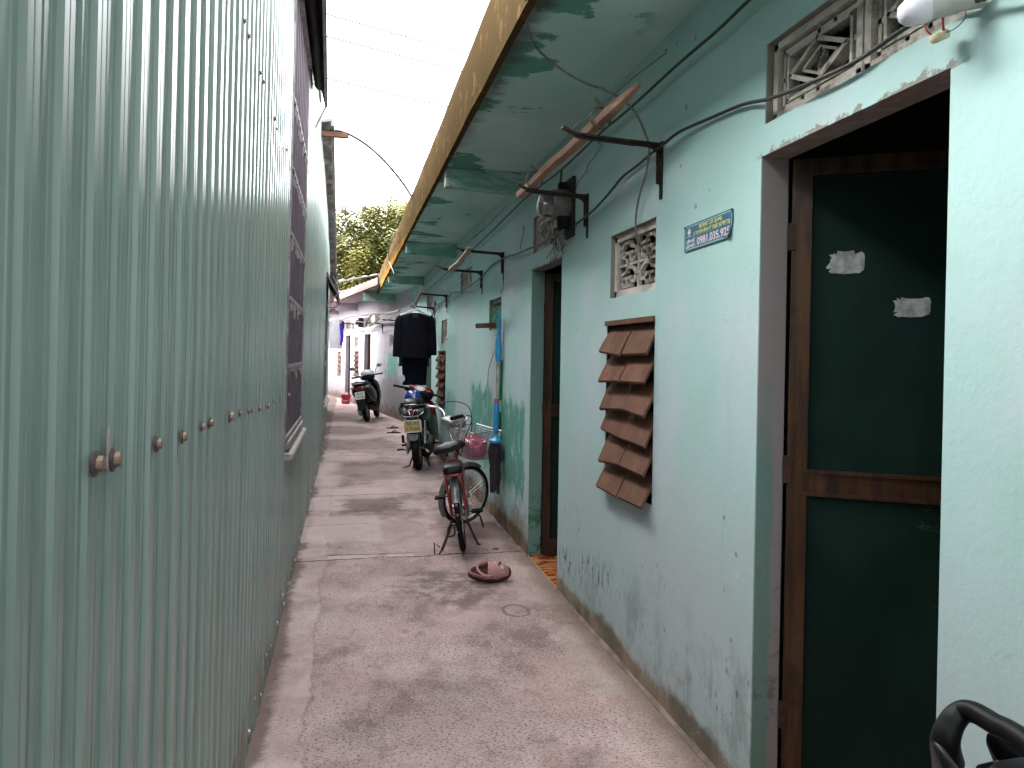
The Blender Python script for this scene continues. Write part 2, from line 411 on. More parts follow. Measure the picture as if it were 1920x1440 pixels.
def mk_ground():
    m = Mat('worn_concrete')
    big = m.noise(.8, det=5, rough=.6); mid = m.noise(2.8, det=7, rough=.68, off=(4, 1, 0)); fine = m.noise(40, det=5, rough=.75)
    w = mid - .5; x, y = m.x, m.y
    c = m.mix(big.ss(.4, .6), (.46, .315, .30), (.58, .42, .40))
    c = m.mix(m.noise(1.7, sc=(1, .7, 1), det=7, rough=.7, off=(2, 8, 0)).ss(.46, .66) * .7, c, (.16, .11, .095))
    # exposed aggregate
    peb = (m.noise(95, sc=(.8, 1.15, 1), det=2, rough=.6) + (m.noise(1.6, det=4, off=(1, 9, 0)) - .5) * .16).ss(.565, .62)
    wp = m.noise(2.1, sc=(1, .8, 1), det=8, rough=.72, off=(0, 6, 4))
    c = m.mix(wp.ss(.50, .56) * .38, c, (.60, .47, .45))
    c = m.mix(wp.ss(.42, .36) * .45, c, (.20, .125, .105))
    c = m.mix(peb * y.ss(9.5, 5.0) * .78, c, (.10, .08, .075))
    peb2 = m.noise(80, sc=(1, .8, 1), det=2, off=(5, 5, 0)).ss(.61, .67)
    c = m.mix(peb2 * .5, c, (.62, .52, .50))
    # smooth lighter strip of cement along the metal wall
    edge = x + w * .16 + (m.noise(.9, det=3, off=(7, 7, 0)) - .5) * .18
    strip = edge.ss(-.125, -.15) * y.ss(18, 12)
    sc = m.mix(m.noise(2.2, sc=(1, .8, 1), det=6, rough=.65, off=(0, 2, 0)).ss(.42, .62), (.47, .35, .33), (.62, .49, .47))
    c = m.mix(strip * m.noise(3.5, det=6, rough=.7, off=(8, 2, 0)).ss(.3, .55) * .8, c, sc)
    lip = (edge + .136).absf().ss(.012, .003)
    c = m.mix(lip * .3, c, (.14, .1, .09))
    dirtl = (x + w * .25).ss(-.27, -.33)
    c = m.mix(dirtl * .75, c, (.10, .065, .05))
    # broken pale edge along the house
    se = (x + w * .5 - y * .012).ss(1.05, 1.16) * y.ss(5.3, 4.4)
    c = m.mix(se * .55, c, m.mix(mid.ss(.42, .6), (.22, .17, .14), (.40, .335, .30)))
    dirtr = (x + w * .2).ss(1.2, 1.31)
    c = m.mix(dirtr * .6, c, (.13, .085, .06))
    # pale rectangular patches
    w3 = m.noise(6, det=5, rough=.6, off=(3, 0, 0)) - .5
    p = region(m, x, y, -.5, .30, 6.25, 7.25, .03, w3, .10)
    p = p.mx(region(m, x, y, -.5, .02, 7.55, 8.2, .03, w3, .12))
    p = p.mx(region(m, x, y, -.28, .42, 8.32, 8.72, .04, w3, .22))
    p = p.mx(region(m, x, y, -.3, .16, 11.0, 11.9, .05, w3, .2))
    p = p.mx(region(m, x, y, -.5, -.05, 8.9, 10.8, .05, w3, .2))
    p = p.mx(region(m, x, y, -.5, .5, 13.9, 14.3, .05, w3, .5))
    p = p.mx(region(m, x, y, -.5, .35, 16.2, 17.0, .05, w3, .8))
    c = m.mix(p * .6, c, (.60, .47, .45))
    # dark damp patches
    d = region(m, x, y, -.02, .55, 7.4, 8.1, .08, w3, .6)
    d = d.mx(region(m, x, y, .35, .95, 4.55, 5.3, .12, w, 1.0) * m.noise(6, det=6, rough=.7).ss(.4, .56))
    d = d.mx(region(m, x, y, .1, .75, 2.9, 3.6, .25, w, .8) * .35)
    d = d.mx(region(m, x, y, .85, 1.3, 6.2, 7.6, .12, w, .6))
    d = d.mx(region(m, x, y, -.1, .7, 9.3, 10.9, .15, w, .9) * .7)
    d = d.mx(region(m, x, y, -.5, .8, 12.2, 13.7, .15, w, 1.2) * .75)
    d = d.mx(region(m, x, y, -.6, .5, 14.6, 16, .2, w, 1.6) * .8)
    d = d.mx(region(m, x, y, -.8, .5, 17.3, 22.5, .3, w, 1.4) * .85)
    c = m.mix(d * .72, c, (.12, .075, .062))
    # ring left by a wet bucket
    rx = (x - .99); ry = (y - 4.42)
    rad = (rx * rx * 1.0 + ry * ry * .55).pw(.5) + (m.noise(11, det=4, off=(2, 7, 0)) - .5) * .05
    ring = (rad - .075).absf().ss(.016, .006)
    c = m.mix(ring * .6, c, (.10, .085, .09))
    # joints and cracks across the path
    def joint(y0, sl, x0, x1, wd=.012):
        yy = y - y0 - x * sl + (m.noise(3.3, det=6, rough=.7, off=(y0, 0, 0)) - .5) * .16
        return yy.absf().ss(wd, wd * .25) * (x + w * .3).ss(x0 - .05, x0 + .05) * (x + w * .3).ss(x1 + .05, x1 - .05)
    j = joint(5.72, .03, -.4, 1.35, .016).mx(joint(5.84, .03, -.15, .55, .012)).mx(joint(8.3, .05, -.4, 1.35, .013)).mx(joint(11.5, .05, -.4, 1.3, .016))
    j = j.mx(joint(6.9, .1, -.4, .2, .008)).mx(joint(14.1, .05, -.4, 1.3, .02))
    j = j.mx((m.noise(1.1, det=5, rough=.6, off=(11, 3, 0)) - .5).absf().ss(.0012, .0004) * .35)
    infill = region(m, x, y, -.12, .5, 5.74, 5.83, .01, w3, .05)
    c = m.mix(infill * m.noise(5, det=4, off=(3, 3, 0)).ss(.4, .5) * .8, c, (.60, .50, .47))
    c = m.mix(j * .85, c, (.055, .035, .03))
    c = m.mix(fine.ss(.4, .7) * .16, c, (.12, .09, .08))
    bump = fine * .35 + mid * .5 + peb * .4 + strip * .5 + p * .5 - j * 2.0 - d * .15
    return m.done(c, .86 - d * .16, spec=.12, bump=bump, bs=.55, bd=.012)
def mk_tin():
    m = Mat('green_coated_sheet')
    st = m.noise(1.0, sc=(20, 20, .5), det=6, rough=.65); pl = m.noise(2.5, sc=(1, 1, .5), det=5, rough=.6)
    c = m.mix(st.ss(.4, .62), (.195, .255, .23), (.245, .31, .285))
    c = m.mix(m.noise(1.0, sc=(5, 5, .35), det=3, off=(1, 2, 3)).ss(.45, .75) * .4, c, (.25, .275, .27))
    c = m.mix(m.noise(1.0, sc=(50, 50, .45), det=4, rough=.6, off=(3, 3, 3)).ss(.56, .72) * .3, c, (.31, .31, .285))
    c = m.mix(m.noise(1.0, sc=(34, 34, .35), det=5, rough=.65, off=(8, 1, 3)).ss(.63, .74) * .4, c, (.20, .165, .135))
    c = m.mix(m.z.ss(.45, .0) * m.noise(7, sc=(1, 1, .6), det=7, rough=.75, off=(4, 4, 4)).ss(.46, .6) * .6, c, (.17, .135, .11))
    c = m.mix(m.z.ss(.22, .02) * pl.ss(.4, .6) * .5, c, (.14, .11, .08))
    return m.done(c, pl * .16 + .15, metal=.05, spec=.36, bump=m.noise(2.0, sc=(1, 1, .4), det=2), bs=.15, bd=.02)
def mk_far():
    m = Mat('pink_white_limewash')
    w = m.noise(2.6, det=6, rough=.7) - .5
    c = m.mix(m.noise(.6, det=3).ss(.4, .6), (.47, .43, .48), (.53, .50, .53))
    c = m.mix(m.noise(1.0, sc=(7, 7, .7), det=6, rough=.7).ss(.52, .7) * .5, c, (.40, .42, .44))
    low = (m.z + w * 1.1).ss(.95, .25)
    c = m.mix(low * .75, c, (.27, .235, .235))
    # the damp, flaking part next to the turquoise house
    n = m.noise(4, sc=(1, 1, .5), det=7, rough=.7, off=(2, 2, 2))
    t = region(m, m.y, m.z, 17.7, 19.3, .95, 1.5, .05, w, .8) * n.ss(.42, .5)
    c = m.mix(t * .9, c, (.16, .38, .33))
    g = region(m, m.y, m.z, 15, 19.6, -.5, .95, .1, w, 1.2)
    c = m.mix(g * .7, c, (.24, .235, .24))
    c = m.mix((m.z + w * .7).ss(.28, .08) * .8, c, (.13, .08, .07))
    return m.done(c, .95, spec=.03, bump=m.noise(14, det=6), bs=.3, bd=.01)
M_WALL, M_SOF, M_BEAM, M_FAS, M_GND, M_TIN, M_FAR = mk_wall(), mk_soffit(), mk_beam(), mk_fascia(), mk_ground(), mk_tin(), mk_far()
def mk_wood(name, a, b, sc=(1, 12, 12), rough=.7):
    m = Mat(name); m.local()
    n = m.noise(2.2, sc=sc, det=7, rough=.7)
    c = m.mix(n.ss(.36, .62), a, b)
    c = m.mix(m.noise(6, det=6, rough=.7, off=(2, 1, 5)).ss(.55, .64) * .5, c, tuple(v * .4 for v in a))
    return m.done(c, rough, spec=.35, bump=n + m.noise(20, det=4) * .4, bs=.35, bd=.006)
M_DWOOD = mk_wood('varnished_door_wood', (.022, .009, .005), (.075, .032, .012), sc=(10, 10, .8), rough=.42)
def mk_panel():
    m = Mat('dark_green_door_sheet'); m.local()
    n = m.noise(3, sc=(1, 1, .6), det=5, rough=.6)
    c = m.mix(n.ss(.4, .65), (.006, .019, .015), (.010, .029, .024))
    s = (m.noise(6, sc=(1, 1, 2.4), det=3, off=(1, 4, 2)) - .5).absf().ss(.004, .001) * m.noise(3, det=3, off=(5, 5, 1)).ss(.6, .68)
    c = m.mix(s * .6, c, (.14, .16, .14))
    return m.done(c, n * .2 + .45, spec=.10, bump=n, bs=.05, bd=.004)
M_DPAN = mk_panel()
M_PAPER = simple('torn_paper', (.42, .44, .43), .8, var=.5, scale=30, bump=.2)
M_PLANK = mk_wood('raw_timber', (.23, .12, .075), (.36, .215, .15), sc=(14, .9, 14))
M_BRANCH = mk_wood('dry_branch', (.18, .13, .10), (.34, .27, .23))
M_BLOCK = simple('cast_cement_block', (.56, .51, .46), .9, var=.35, scale=9, bump=.5, spec=.2, dirt=(.15, .125, .10))
M_CLAY = simple('clay_tile', (.155, .078, .052), .85, var=.35, scale=8, bump=.35, spec=.2, dirt=(.09, .048, .034))
def mk_clay():
    m = Mat('clay_tile'); m.local()
    oi = m.nt.nodes.new('ShaderNodeObjectInfo'); rnd_ = E(m.nt, oi.outputs['Random'])
    c = m.mix(m.noise(7, det=6, rough=.65).ss(.35, .65), (.115, .055, .036), (.175, .092, .062))
    c = m.mix(rnd_ * .55, c, (.10, .06, .045)); c = m.mix(m.noise(16, det=6, rough=.75, off=(3, 3, 3)).ss(.55, .66) * .5, c, (.06, .04, .03))
    return m.done(c, .9, spec=.08, bump=m.noise(30, det=5), bs=.4, bd=.005)
M_CLAY = mk_clay()
M_BLACK = simple('black_plastic', (.0045, .0045, .005), .48, var=.3, spec=.22)
M_RUBBER = simple('black_rubber', (.007, .0065, .006), .85, var=.3, dirt=(.022, .018, .015), spec=.15)
M_CABLE = simple('cable_sheath', (.028, .03, .029), .55, var=.3, dirt=(.06, .055, .05))
M_CABLE_G = simple('grey_cable_sheath', (.17, .165, .15), .6, var=.3)
M_RUST = simple('rusty_iron', (.075, .03, .018), .75, metal=.3, var=.5, scale=30, bump=.4, dirt=(.02, .014, .012))
M_IRON = simple('black_painted_iron', (.018, .014, .012), .55, metal=.3, var=.4, scale=30, bump=.3, dirt=(.07, .035, .02))
M_STEEL = simple('galvanised_steel', (.46, .46, .47), .38, metal=.85, var=.3, scale=20, dirt=(.28, .24, .2))
M_CHROME = simple('chrome', (.66, .65, .66), .18, metal=1, var=.15, scale=20)
M_ALU = simple('dull_aluminium', (.35, .345, .34), .5, metal=.6, var=.3, scale=20, dirt=(.15, .12, .10))
M_GREYP = simple('grey_painted_metal', (.20, .20, .205), .5, metal=.3, var=.3, scale=20, dirt=(.11, .09, .08))
M_RED = simple('red_paint', (.32, .012, .018), .25, var=.25, coat=.6)
M_DRED = simple('dark_red_frame_paint', (.33, .016, .018), .38, var=.3, scale=25, dirt=(.10, .03, .02), coat=.3)
M_BLKPAINT = simple('black_gloss_paint', (.0035, .0035, .0045), .2, var=.2, coat=.1, bump=.02, spec=.3)
M_WHITEP = simple('white_plastic', (.62, .62, .64), .35, var=.1, bump=.04)
M_SEAT = simple('black_vinyl', (.005, .004, .0055), .42, var=.25, bump=.2, spec=.22)
M_TRED = simple('red_lens', (.16, .006, .008), .15, var=.2, coat=.8, bump=.02)
M_CLEAR = simple('clear_lens', (.22, .20, .19), .14, var=.5, coat=.5, bump=.02)
M_AMBER = simple('amber_lens', (.5, .12, .02), .15, var=.2, coat=.8)
M_GLASS = simple('mirror_glass', (.62, .64, .66), .06, metal=1, var=.05, bump=0)
M_PLY = simple('yellow_number_plate', (.55, .40, .17), .5, var=.25, scale=22, dirt=(.36, .25, .11))
M_PLW = simple('white_number_plate', (.66, .64, .64), .45, var=.1, scale=22)
M_INKB = simple('plate_ink', (.02, .02, .02), .6)
M_INKO = simple('worn_plate_ink', (.16, .105, .04), .6)
M_BLUE = simple('blue_helmet_shell', (.012, .035, .30), .25, var=.2, coat=.6)
M_BPL = simple('blue_plastic', (.03, .27, .52), .38, var=.2, scale=20)
M_GPL = simple('green_plastic', (.012, .20, .075), .45, var=.3, scale=20)
M_PINKR = simple('pink_red_plastic', (.55, .06, .10), .4, var=.2)
M_MOP = simple('grey_mop_yarn', (.055, .048, .052), .95, var=.5, scale=60, bump=.8)
M_PINK = simple('pink_foam_clog', (.52, .24, .235), .6, var=.15, scale=30, bump=.15)
M_MAROON = simple('maroon_foam_sole', (.055, .018, .02), .7, var=.3, scale=30)
M_BAG = simple('pink_plastic_bag', (.62, .06, .16), .3, var=.35, scale=10, bump=.6, coat=.3)
M_NAVY = simple('navy_cloth', (.010, .010, .016), .95, var=.3, scale=30, bump=.4, spec=.15)
M_NAVY2 = simple('black_blue_cloth', (.006, .008, .018), .95, var=.3, scale=30, bump=.4, spec=.15)
M_TEALC = simple('teal_cloth', (.010, .07, .075), .9, var=.3, scale=20, bump=.4, spec=.15)
M_WCLOTH = simple('white_cloth', (.62, .60, .66), .9, var=.12, scale=14, bump=.4, spec=.15)
M_BCLOTH = simple('blue_cloth', (.04, .03, .36), .9, var=.2, scale=14, bump=.4, spec=.15)
M_BUCK = simple('red_bucket_plastic', (.42, .015, .018), .3, var=.2)
M_SIGN = simple('faded_blue_sign', (.015, .115, .175), .45, var=.2, scale=16, bump=.05)
M_SYEL = simple('sign_yellow', (.62, .60, .20), .5, var=.1); M_SWHT = simple('sign_white', (.74, .76, .76), .5, var=.06)
M_SPNK = simple('sign_pink_white', (.72, .55, .57), .5, var=.06); M_SRED = simple('sign_red_edge', (.26, .07, .10), .5)
M_TILE = None
def mk_tile():
    m = Mat('orange_marbled_tile')
    g = 1 / .2
    fx = (m.x - XW) * g; fy = m.y * g
    gx = (fx._m('FRACT', fx) - .5).absf(); gy = (fy._m('FRACT', fy) - .5).absf()
    line = gx.mx(gy).ss(.465, .48)
    c = m.mix(m.noise(9, sc=(1, 2, 1), det=6, rough=.7).ss(.42, .6), (.20, .045, .012), (.50, .17, .05))
    c = m.mix(line, c, (.45, .36, .24))
    return m.done(c, .25, spec=.5, bump=line * -1.0, bs=.2, bd=.003)
M_TILE = mk_tile()
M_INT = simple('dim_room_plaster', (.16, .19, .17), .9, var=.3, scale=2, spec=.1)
M_ROOFM = simple('old_metal_roofing', (.30, .28, .28), .6, metal=.3, var=.4, scale=6, dirt=(.16, .10, .07))
M_TIMBER = simple('dark_red_timber', (.10, .035, .022), .7, var=.4, scale=8)
M_PINKW = simple('pink_limewash', (.50, .40, .44), .9, var=.15, scale=2, spec=.15, dirt=(.40, .33, .35))
M_DARKM = simple('dark_sheet_underside', (.030, .022, .026), .6, metal=.2, var=.3, scale=8)
M_PURP = simple('purple_grey_curtain', (.12, .095, .115), .75, var=.3, scale=7)
M_BARW = simple('flaking_white_grille_paint', (.30, .27, .27), .6, metal=.1, var=.4, scale=18, bump=.3, dirt=(.13, .08, .07))
M_SILL = simple('cement_sill', (.42, .37, .35), .9, var=.3, scale=12, bump=.4, dirt=(.22, .15, .11))
M_LEAD = simple('rusty_screw', (.36, .25, .19), .45, metal=.7, var=.5, scale=80, dirt=(.16, .05, .025))
M_WASH = simple('screw_washer', (.13, .095, .09), .55, metal=.4, var=.4, scale=80)
M_CREAM = simple('cream_ceramic', (.62, .56, .38), .35, var=.15)
M_REDW = simple('red_wire', (.28, .03, .025), .5)
M_BULB = simple('frosted_bulb', (.66, .66, .72), .25, var=.04, bump=0)
M_BULBB = simple('bulb_collar', (.44, .43, .41), .5, var=.15)
M_MBOX = simple('meter_case', (.15, .14, .125), .5, var=.4, scale=14)
M_MGLASS = simple('scuffed_glass_dome', (.20, .21, .20), .10, var=.5, scale=9, coat=1.0, metal=.45)
M_MBASE = simple('meter_board', (.014, .011, .011), .7, var=.3)
M_COPPER = simple('bare_wire', (.12, .10, .085), .6, metal=.3)
M_HOSE = simple('dark_hose', (.014, .010, .014), .6)
M_LEAFS = []
for nm, a in (('leaf_mid', (.095, .10, .020)), ('leaf_light', (.17, .165, .035)), ('leaf_deep', (.06, .065, .015))):
    m = Mat(nm); n = m.noise(.9, det=4)
    M_LEAFS.append(m.done(m.mix(n.ss(.35, .65), tuple(v * .8 for v in a), tuple(v * 1.25 for v in a)), .6, spec=.25))
M_BARK = simple('bark', (.10, .062, .042), .95, var=.4, scale=6, bump=.6)

# ------------------------------------------------------------------ ground
g = MB()
g.add([(-60, -40, 0), (60, -40, 0), (60, 120, 0), (-60, 120, 0)], [(0, 1, 2, 3)])
tag(g.build('ground', M_GND), kind='structure')

# ------------------------------------------------------------------ walls with openings
def wall_panel(mb, P0, D, N, s0, s1, z0, z1, holes, th, mi=0, step=None):
    P0 = Vector(P0); D = Vector(D); N = Vector(N); Z = Vector((0, 0, 1))
    pt = lambda s, z, n: P0 + D * s + Z * z + N * n
    S = sorted({s0, s1, *[max(s0, h[0]) for h in holes], *[min(s1, h[1]) for h in holes]})
    ZZ = sorted({z0, z1, *[max(z0, h[2]) for h in holes], *[min(z1, h[3]) for h in holes]})
    q = lambda a, b, c, d: mb.add([a, b, c, d], [(0, 1, 2, 3)], mi)
    inh = lambda s, z: any(h[0] < s < h[1] and h[2] < z < h[3] for h in holes)
    for i in range(len(S) - 1):
        for j in range(len(ZZ) - 1):
            a, b, c, d = S[i], S[i+1], ZZ[j], ZZ[j+1]
            if inh((a+b)/2, (c+d)/2): continue
            q(pt(a, c, 0), pt(b, c, 0), pt(b, d, 0), pt(a, d, 0)); q(pt(a, c, th), pt(b, c, th), pt(b, d, th), pt(a, d, th))
    for h in holes:
        a, b, c, d = max(h[0], s0), min(h[1], s1), max(h[2], z0), min(h[3], z1)
        if h[2] > z0: q(pt(a, c, 0), pt(b, c, 0), pt(b, c, th), pt(a, c, th))
        if h[3] < z1: q(pt(a, d, 0), pt(b, d, 0), pt(b, d, th), pt(a, d, th))
        q(pt(a, c, 0), pt(a, d, 0), pt(a, d, th), pt(a, c, th)); q(pt(b, c, 0), pt(b, d, 0), pt(b, d, th), pt(b, c, th))
    q(pt(s0, z0, 0), pt(s0, z1, 0), pt(s0, z1, th), pt(s0, z0, th)); q(pt(s1, z0, 0), pt(s1, z1, 0), pt(s1, z1, th), pt(s1, z0, th))
    q(pt(s0, z1, 0), pt(s1, z1, 0), pt(s1, z1, th), pt(s0, z1, th))
class Face:                                            # a wall's own frame: along, up, inward
    def __init__(s, P0, D): s.P = Vector(P0); s.D = Vector(D).normalized(); s.N = Vector((s.D.y, -s.D.x, 0)).normalized()
    def p(s, a, z, n=0): return s.P + s.D * a + Vector((0, 0, z)) + s.N * n
    def M(s, a=0, z=0, n=0):                           # local x along, y inward, z up
        o = s.p(a, z, n)
        return Matrix(((s.D.x, s.N.x, 0, o.x), (s.D.y, s.N.y, 0, o.y), (0, 0, 1, o.z), (0, 0, 0, 1)))
HW = Face((XW, 0, 0), (0, 1, 0)); FW = Face(FP, FD)

def strokes(mb, W, lines, w, n0, n1):
    for pts in lines:
        for (a, b), (c, d) in zip(pts[:-1], pts[1:]):
            pa, pb = W.p(a, b, (n0+n1)/2), W.p(c, d, (n0+n1)/2); t = (pb - pa).normalized() * w * .4
            mb.bar(pa - t, pb + t, w, abs(n1 - n0), up=W.N)
def rect(a, b, c, d): return [(a, c), (b, c), (b, d), (a, d), (a, c)]
def breeze_lattice(parent, W, a, b, c, d, n=.030, dep=.026):      # small maze lattice
    mb = MB(); fw = .035
    for r_ in (rect(a+fw/2, b-fw/2, c+fw/2, d-fw/2),): strokes(mb, W, [r_], fw, n-.006, n+dep+.01)
    a, b, c, d = a+fw, b-fw, c+fw, d-fw
    for i in range(2):
        for j in range(2):
            u0 = a + (b-a)*i/2; v0 = c + (d-c)*j/2; du, dv = (b-a)/2, (d-c)/2
            def T(u, v, fi=i, fj=j):
                if fi ^ fj: u = 1 - u
                return (u0 + u*du, v0 + v*dv)
            o = [(.22, .12), (.62, .12), (.62, .3), (.88, .3), (.88, .62), (.70, .88), (.4, .88), (.4, .72), (.12, .6), (.12, .3), (.22, .12)]
            L = [[T(*p) for p in o]]
            for s_ in ([(.5, 0), (.5, .15)], [(.5, .85), (.5, 1)], [(0, .42), (.15, .42)], [(.85, .58), (1, .58)], [(.42, .12), (.42, .46)], [(.28, .46), (.56, .46)], [(.62, .3), (.62, .5)]):
                L.append([T(*p) for p in s_])
            strokes(mb, W, L, .0135 * (du/.27), n+.004, n+dep)
    strokes(mb, W, [[((a+b)/2, c), ((a+b)/2, d)], [(a, (c+d)/2), (b, (c+d)/2)]], .012, n+.006, n+dep)
    return mb.build('breeze_block', M_BLOCK, parent)
def breeze_diamond(parent, W, a, b, c, d, n=.028, dep=.046):
    out = []
    for k in range(2):
        mb = MB(); A = a + (b-a)/2*k + .004; B = a + (b-a)/2*(k+1) - .004
        fw = .026
        strokes(mb, W, [rect(A+fw/2, B-fw/2, c+fw/2, d-fw/2)], fw, n-.004, n+dep)
        strokes(mb, W, [rect(A+fw*1.55, B-fw*1.55, c+fw*1.55, d-fw*1.55)], .014, n+.012, n+dep)
        i = .066; a2, b2, c2, d2 = A+i, B-i, c+i*.85, d-i*.85
        strokes(mb, W, [rect(a2, b2, c2, d2)], .012, n+.008, n+dep)
        um, vm = (A+B)/2, (c+d)/2
        for (u, v, du, dv) in ((um, c2, 0, -1), (um, d2, 0, 1), (a2, vm, -1, 0), (b2, vm, 1, 0), ((a2*3+b2)/4, d2, 0, 1), ((a2+b2*3)/4, c2, 0, -1)):
            strokes(mb, W, [[(u, v), (u + du*.03, v + dv*.026)]], .016, n+.012, n+dep-.01)
        hw, hh = (b2-a2)/2*.9, (d2-c2)/2*.92
        dm = [(um-hw, vm), (um, vm+hh), (um+hw, vm), (um, vm-hh), (um-hw, vm)]
        strokes(mb, W, [dm], .014, n+.004, n+dep)
        dm2 = [(um + (x-um)*.62, vm + (y-vm)*.62) for x, y in dm]
        strokes(mb, W, [dm2], .008, n+.014, n+dep-.01)
        sw = [(um + .014*math.sin(t*6.28), vm - hh*.55 + hh*1.1*t) for t in [q/8 for q in range(9)]]
        strokes(mb, W, [sw], .013, n+.012, n+dep-.012)
        out.append(mb.build('breeze_block', M_BLOCK, parent))
    return out
def louvre(parent, W, a, b, c, d, rows=6, seed=1, top=True):
    rnd = random.Random(seed)
    fr = MB(); e = .004
    if top: fr.cbox(((a+b)/2, .012, d-.012), (b-a-.002, .05, .024), W.M())
    L = fr.build('louvre_window', M_CLAY, parent) if top else thing('louvre_window', None, None)
    if not top: L.parent = parent
    h = (d - c - .02) / rows; wd = (b - a - .012) / 2
    for i in range(rows):
        for k in range(2):
            mb = MB(); zt = d - .02 - h*i; za = zt - .004 + rnd.uniform(-.004, .004)
            x0 = a + .004 + k*(wd+.004) + rnd.uniform(0, .005); x1 = x0 + wd - .009
            out = .038 + rnd.uniform(-.010, .014); drop = h*1.02 + rnd.uniform(-.006, .006)
            NN = 6; th = .011; tw = rnd.uniform(-.018, .014)
            secs = []
            for q in range(NN + 1):
                t = q / NN
                y = .034 - (.034 + out) * t; z = za - drop * (t**1.25)
                z0_, z1_ = z + tw * t, z - tw * t
                dy = 0.012 * math.sin(t * 3.1)
                secs.append([W.p(x0, z0_, y), W.p((x0+x1)/2, (z0_+z1_)/2 + .006*math.sin(t*3), y+dy*.3), W.p(x1, z1_, y), W.p(x1, z1_ - th, y + th*.6), W.p((x0+x1)/2, (z0_+z1_)/2 - th + .006*math.sin(t*3), y + th*.6+dy*.3), W.p(x0, z0_ - th, y + th*.6)])
            mb.loft(secs); mb.build('blade', M_CLAY, L, smooth=True)
    return L
def door_leaf(parent, W, hinge, w, h, ang, n=.1, papers=(), z0=.02):
    M = W.M(hinge, z0, n) @ Matrix.Rotation(ang, 4, 'Z') @ Matrix.Diagonal((1, -1, 1, 1))       # local x along the leaf, z up, y thickness
    mb = MB(); t = .035; sw = .05
    mid = 1.045
    mb.box((0, 0, 0), (sw, t, h), M); mb.box((w-sw, 0, 0), (w, t, h), M)
    mb.box((sw, .002, h-.045), (w-sw, t-.002, h), M); mb.box((sw, .002, 0), (w-sw, t-.002, .11), M); mb.box((sw, .002, mid), (w-sw, t-.002, mid+.062), M)
    for a, b in ((.11, mid), (mid+.062, h-.045)):               # raised beading round each panel
        for (p, q) in (((sw, a), (sw+.012, b)), ((w-sw-.012, a), (w-sw, b)), ((sw+.012, a), (w-sw-.012, a+.012)), ((sw+.012, b-.012), (w-sw-.012, b))):
            mb.box((p[0], -.004, p[1]), (q[0], .012, q[1]), M)
    D = mb.build('door', M_DWOOD, parent, bevel=0)
    for a, b in ((.11, mid), (mid+.062, h-.045)):
        MB().box((sw+.001, .013, a+.001), (w-sw-.001, .022, b-.001), M).build('door_panel', M_DPAN, D)
    for zz in (.25, h*.5, h-.3):
        MB().box((-.012, -.006, zz), (.014, .006, zz+.09), M).build('hinge', M_RUST, D)
    rnd = random.Random(5)
    for (x, z, pw, ph) in papers:
        n_ = 36; ring = []
        for k in range(n_):
            a = 2*math.pi*k/n_; ca, sa = math.cos(a), math.sin(a)
            rr = rnd.uniform(.66, 1.0) if .15 < (k / n_) < .62 else rnd.uniform(.93, 1.0)
            ring.append((x + pw/2*math.copysign(abs(ca)**.5, ca)*rr, z + ph/2*math.copysign(abs(sa)**.5, sa)*rr))
        Mp = M @ Matrix(((1, 0, 0, 0), (0, 0, 1, .0105), (0, 1, 0, 0), (0, 0, 0, 1)))
        MB().prism(ring, .0022, Mp).build('paper_scrap', M_PAPER, D)
    return D

# ------------------------------------------------------------------ turquoise row house
house = thing('row_house', 'single storey turquoise row house with ochre eave along the right of the alley', 'house', (XW, 8, 0))
house_parts = []
def hp(o): house_parts.append(o); return o
Y0H, Y1H, ZS = -6.0, 18.75, 2.885  # house lengthened out of view behind the camera to shade the near wall
doors = [(1.517, 2.335, 2.168), (4.755, 5.58, 2.13), (12.45, 13.27, 2.13)]
dia = [(1.40, 2.318, 2.27, 2.53), (4.67, 5.555, 2.25, 2.512), (8.40, 9.27, 2.23, 2.48), (12.40, 13.3, 2.23, 2.48)]
lat = [(3.222, 3.828, 1.802, 2.124), (10.5, 11.15, 1.66, 1.98)]
small = (6.72, 7.32, 1.735, 2.02)
lou = [(3.215, 3.863, .843, 1.685), (10.62, 11.5, .80, 1.55)]
holes = [(a, b, -1, h) for a, b, h in doors] + [tuple(x) for x in dia + lat + lou + [small]]
w = MB(); wall_panel(w, (XW, 0, 0), (0, 1, 0), (1, 0, 0), Y0H, Y1H, 0, ZS, holes, .1)
hp(w.build('wall', M_WALL, None))
# rooms behind
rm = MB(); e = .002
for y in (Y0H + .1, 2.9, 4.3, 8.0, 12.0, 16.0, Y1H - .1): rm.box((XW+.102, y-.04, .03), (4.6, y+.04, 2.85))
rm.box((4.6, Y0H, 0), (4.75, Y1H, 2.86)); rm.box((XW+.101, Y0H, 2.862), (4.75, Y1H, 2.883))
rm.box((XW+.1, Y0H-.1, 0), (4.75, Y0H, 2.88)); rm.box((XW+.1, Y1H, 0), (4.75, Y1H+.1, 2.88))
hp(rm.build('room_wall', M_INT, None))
hp(MB().box((XW + .0005, 0, -.05), (4.59, Y1H - .2, .018)).build('floor_tiles', M_TILE, None))
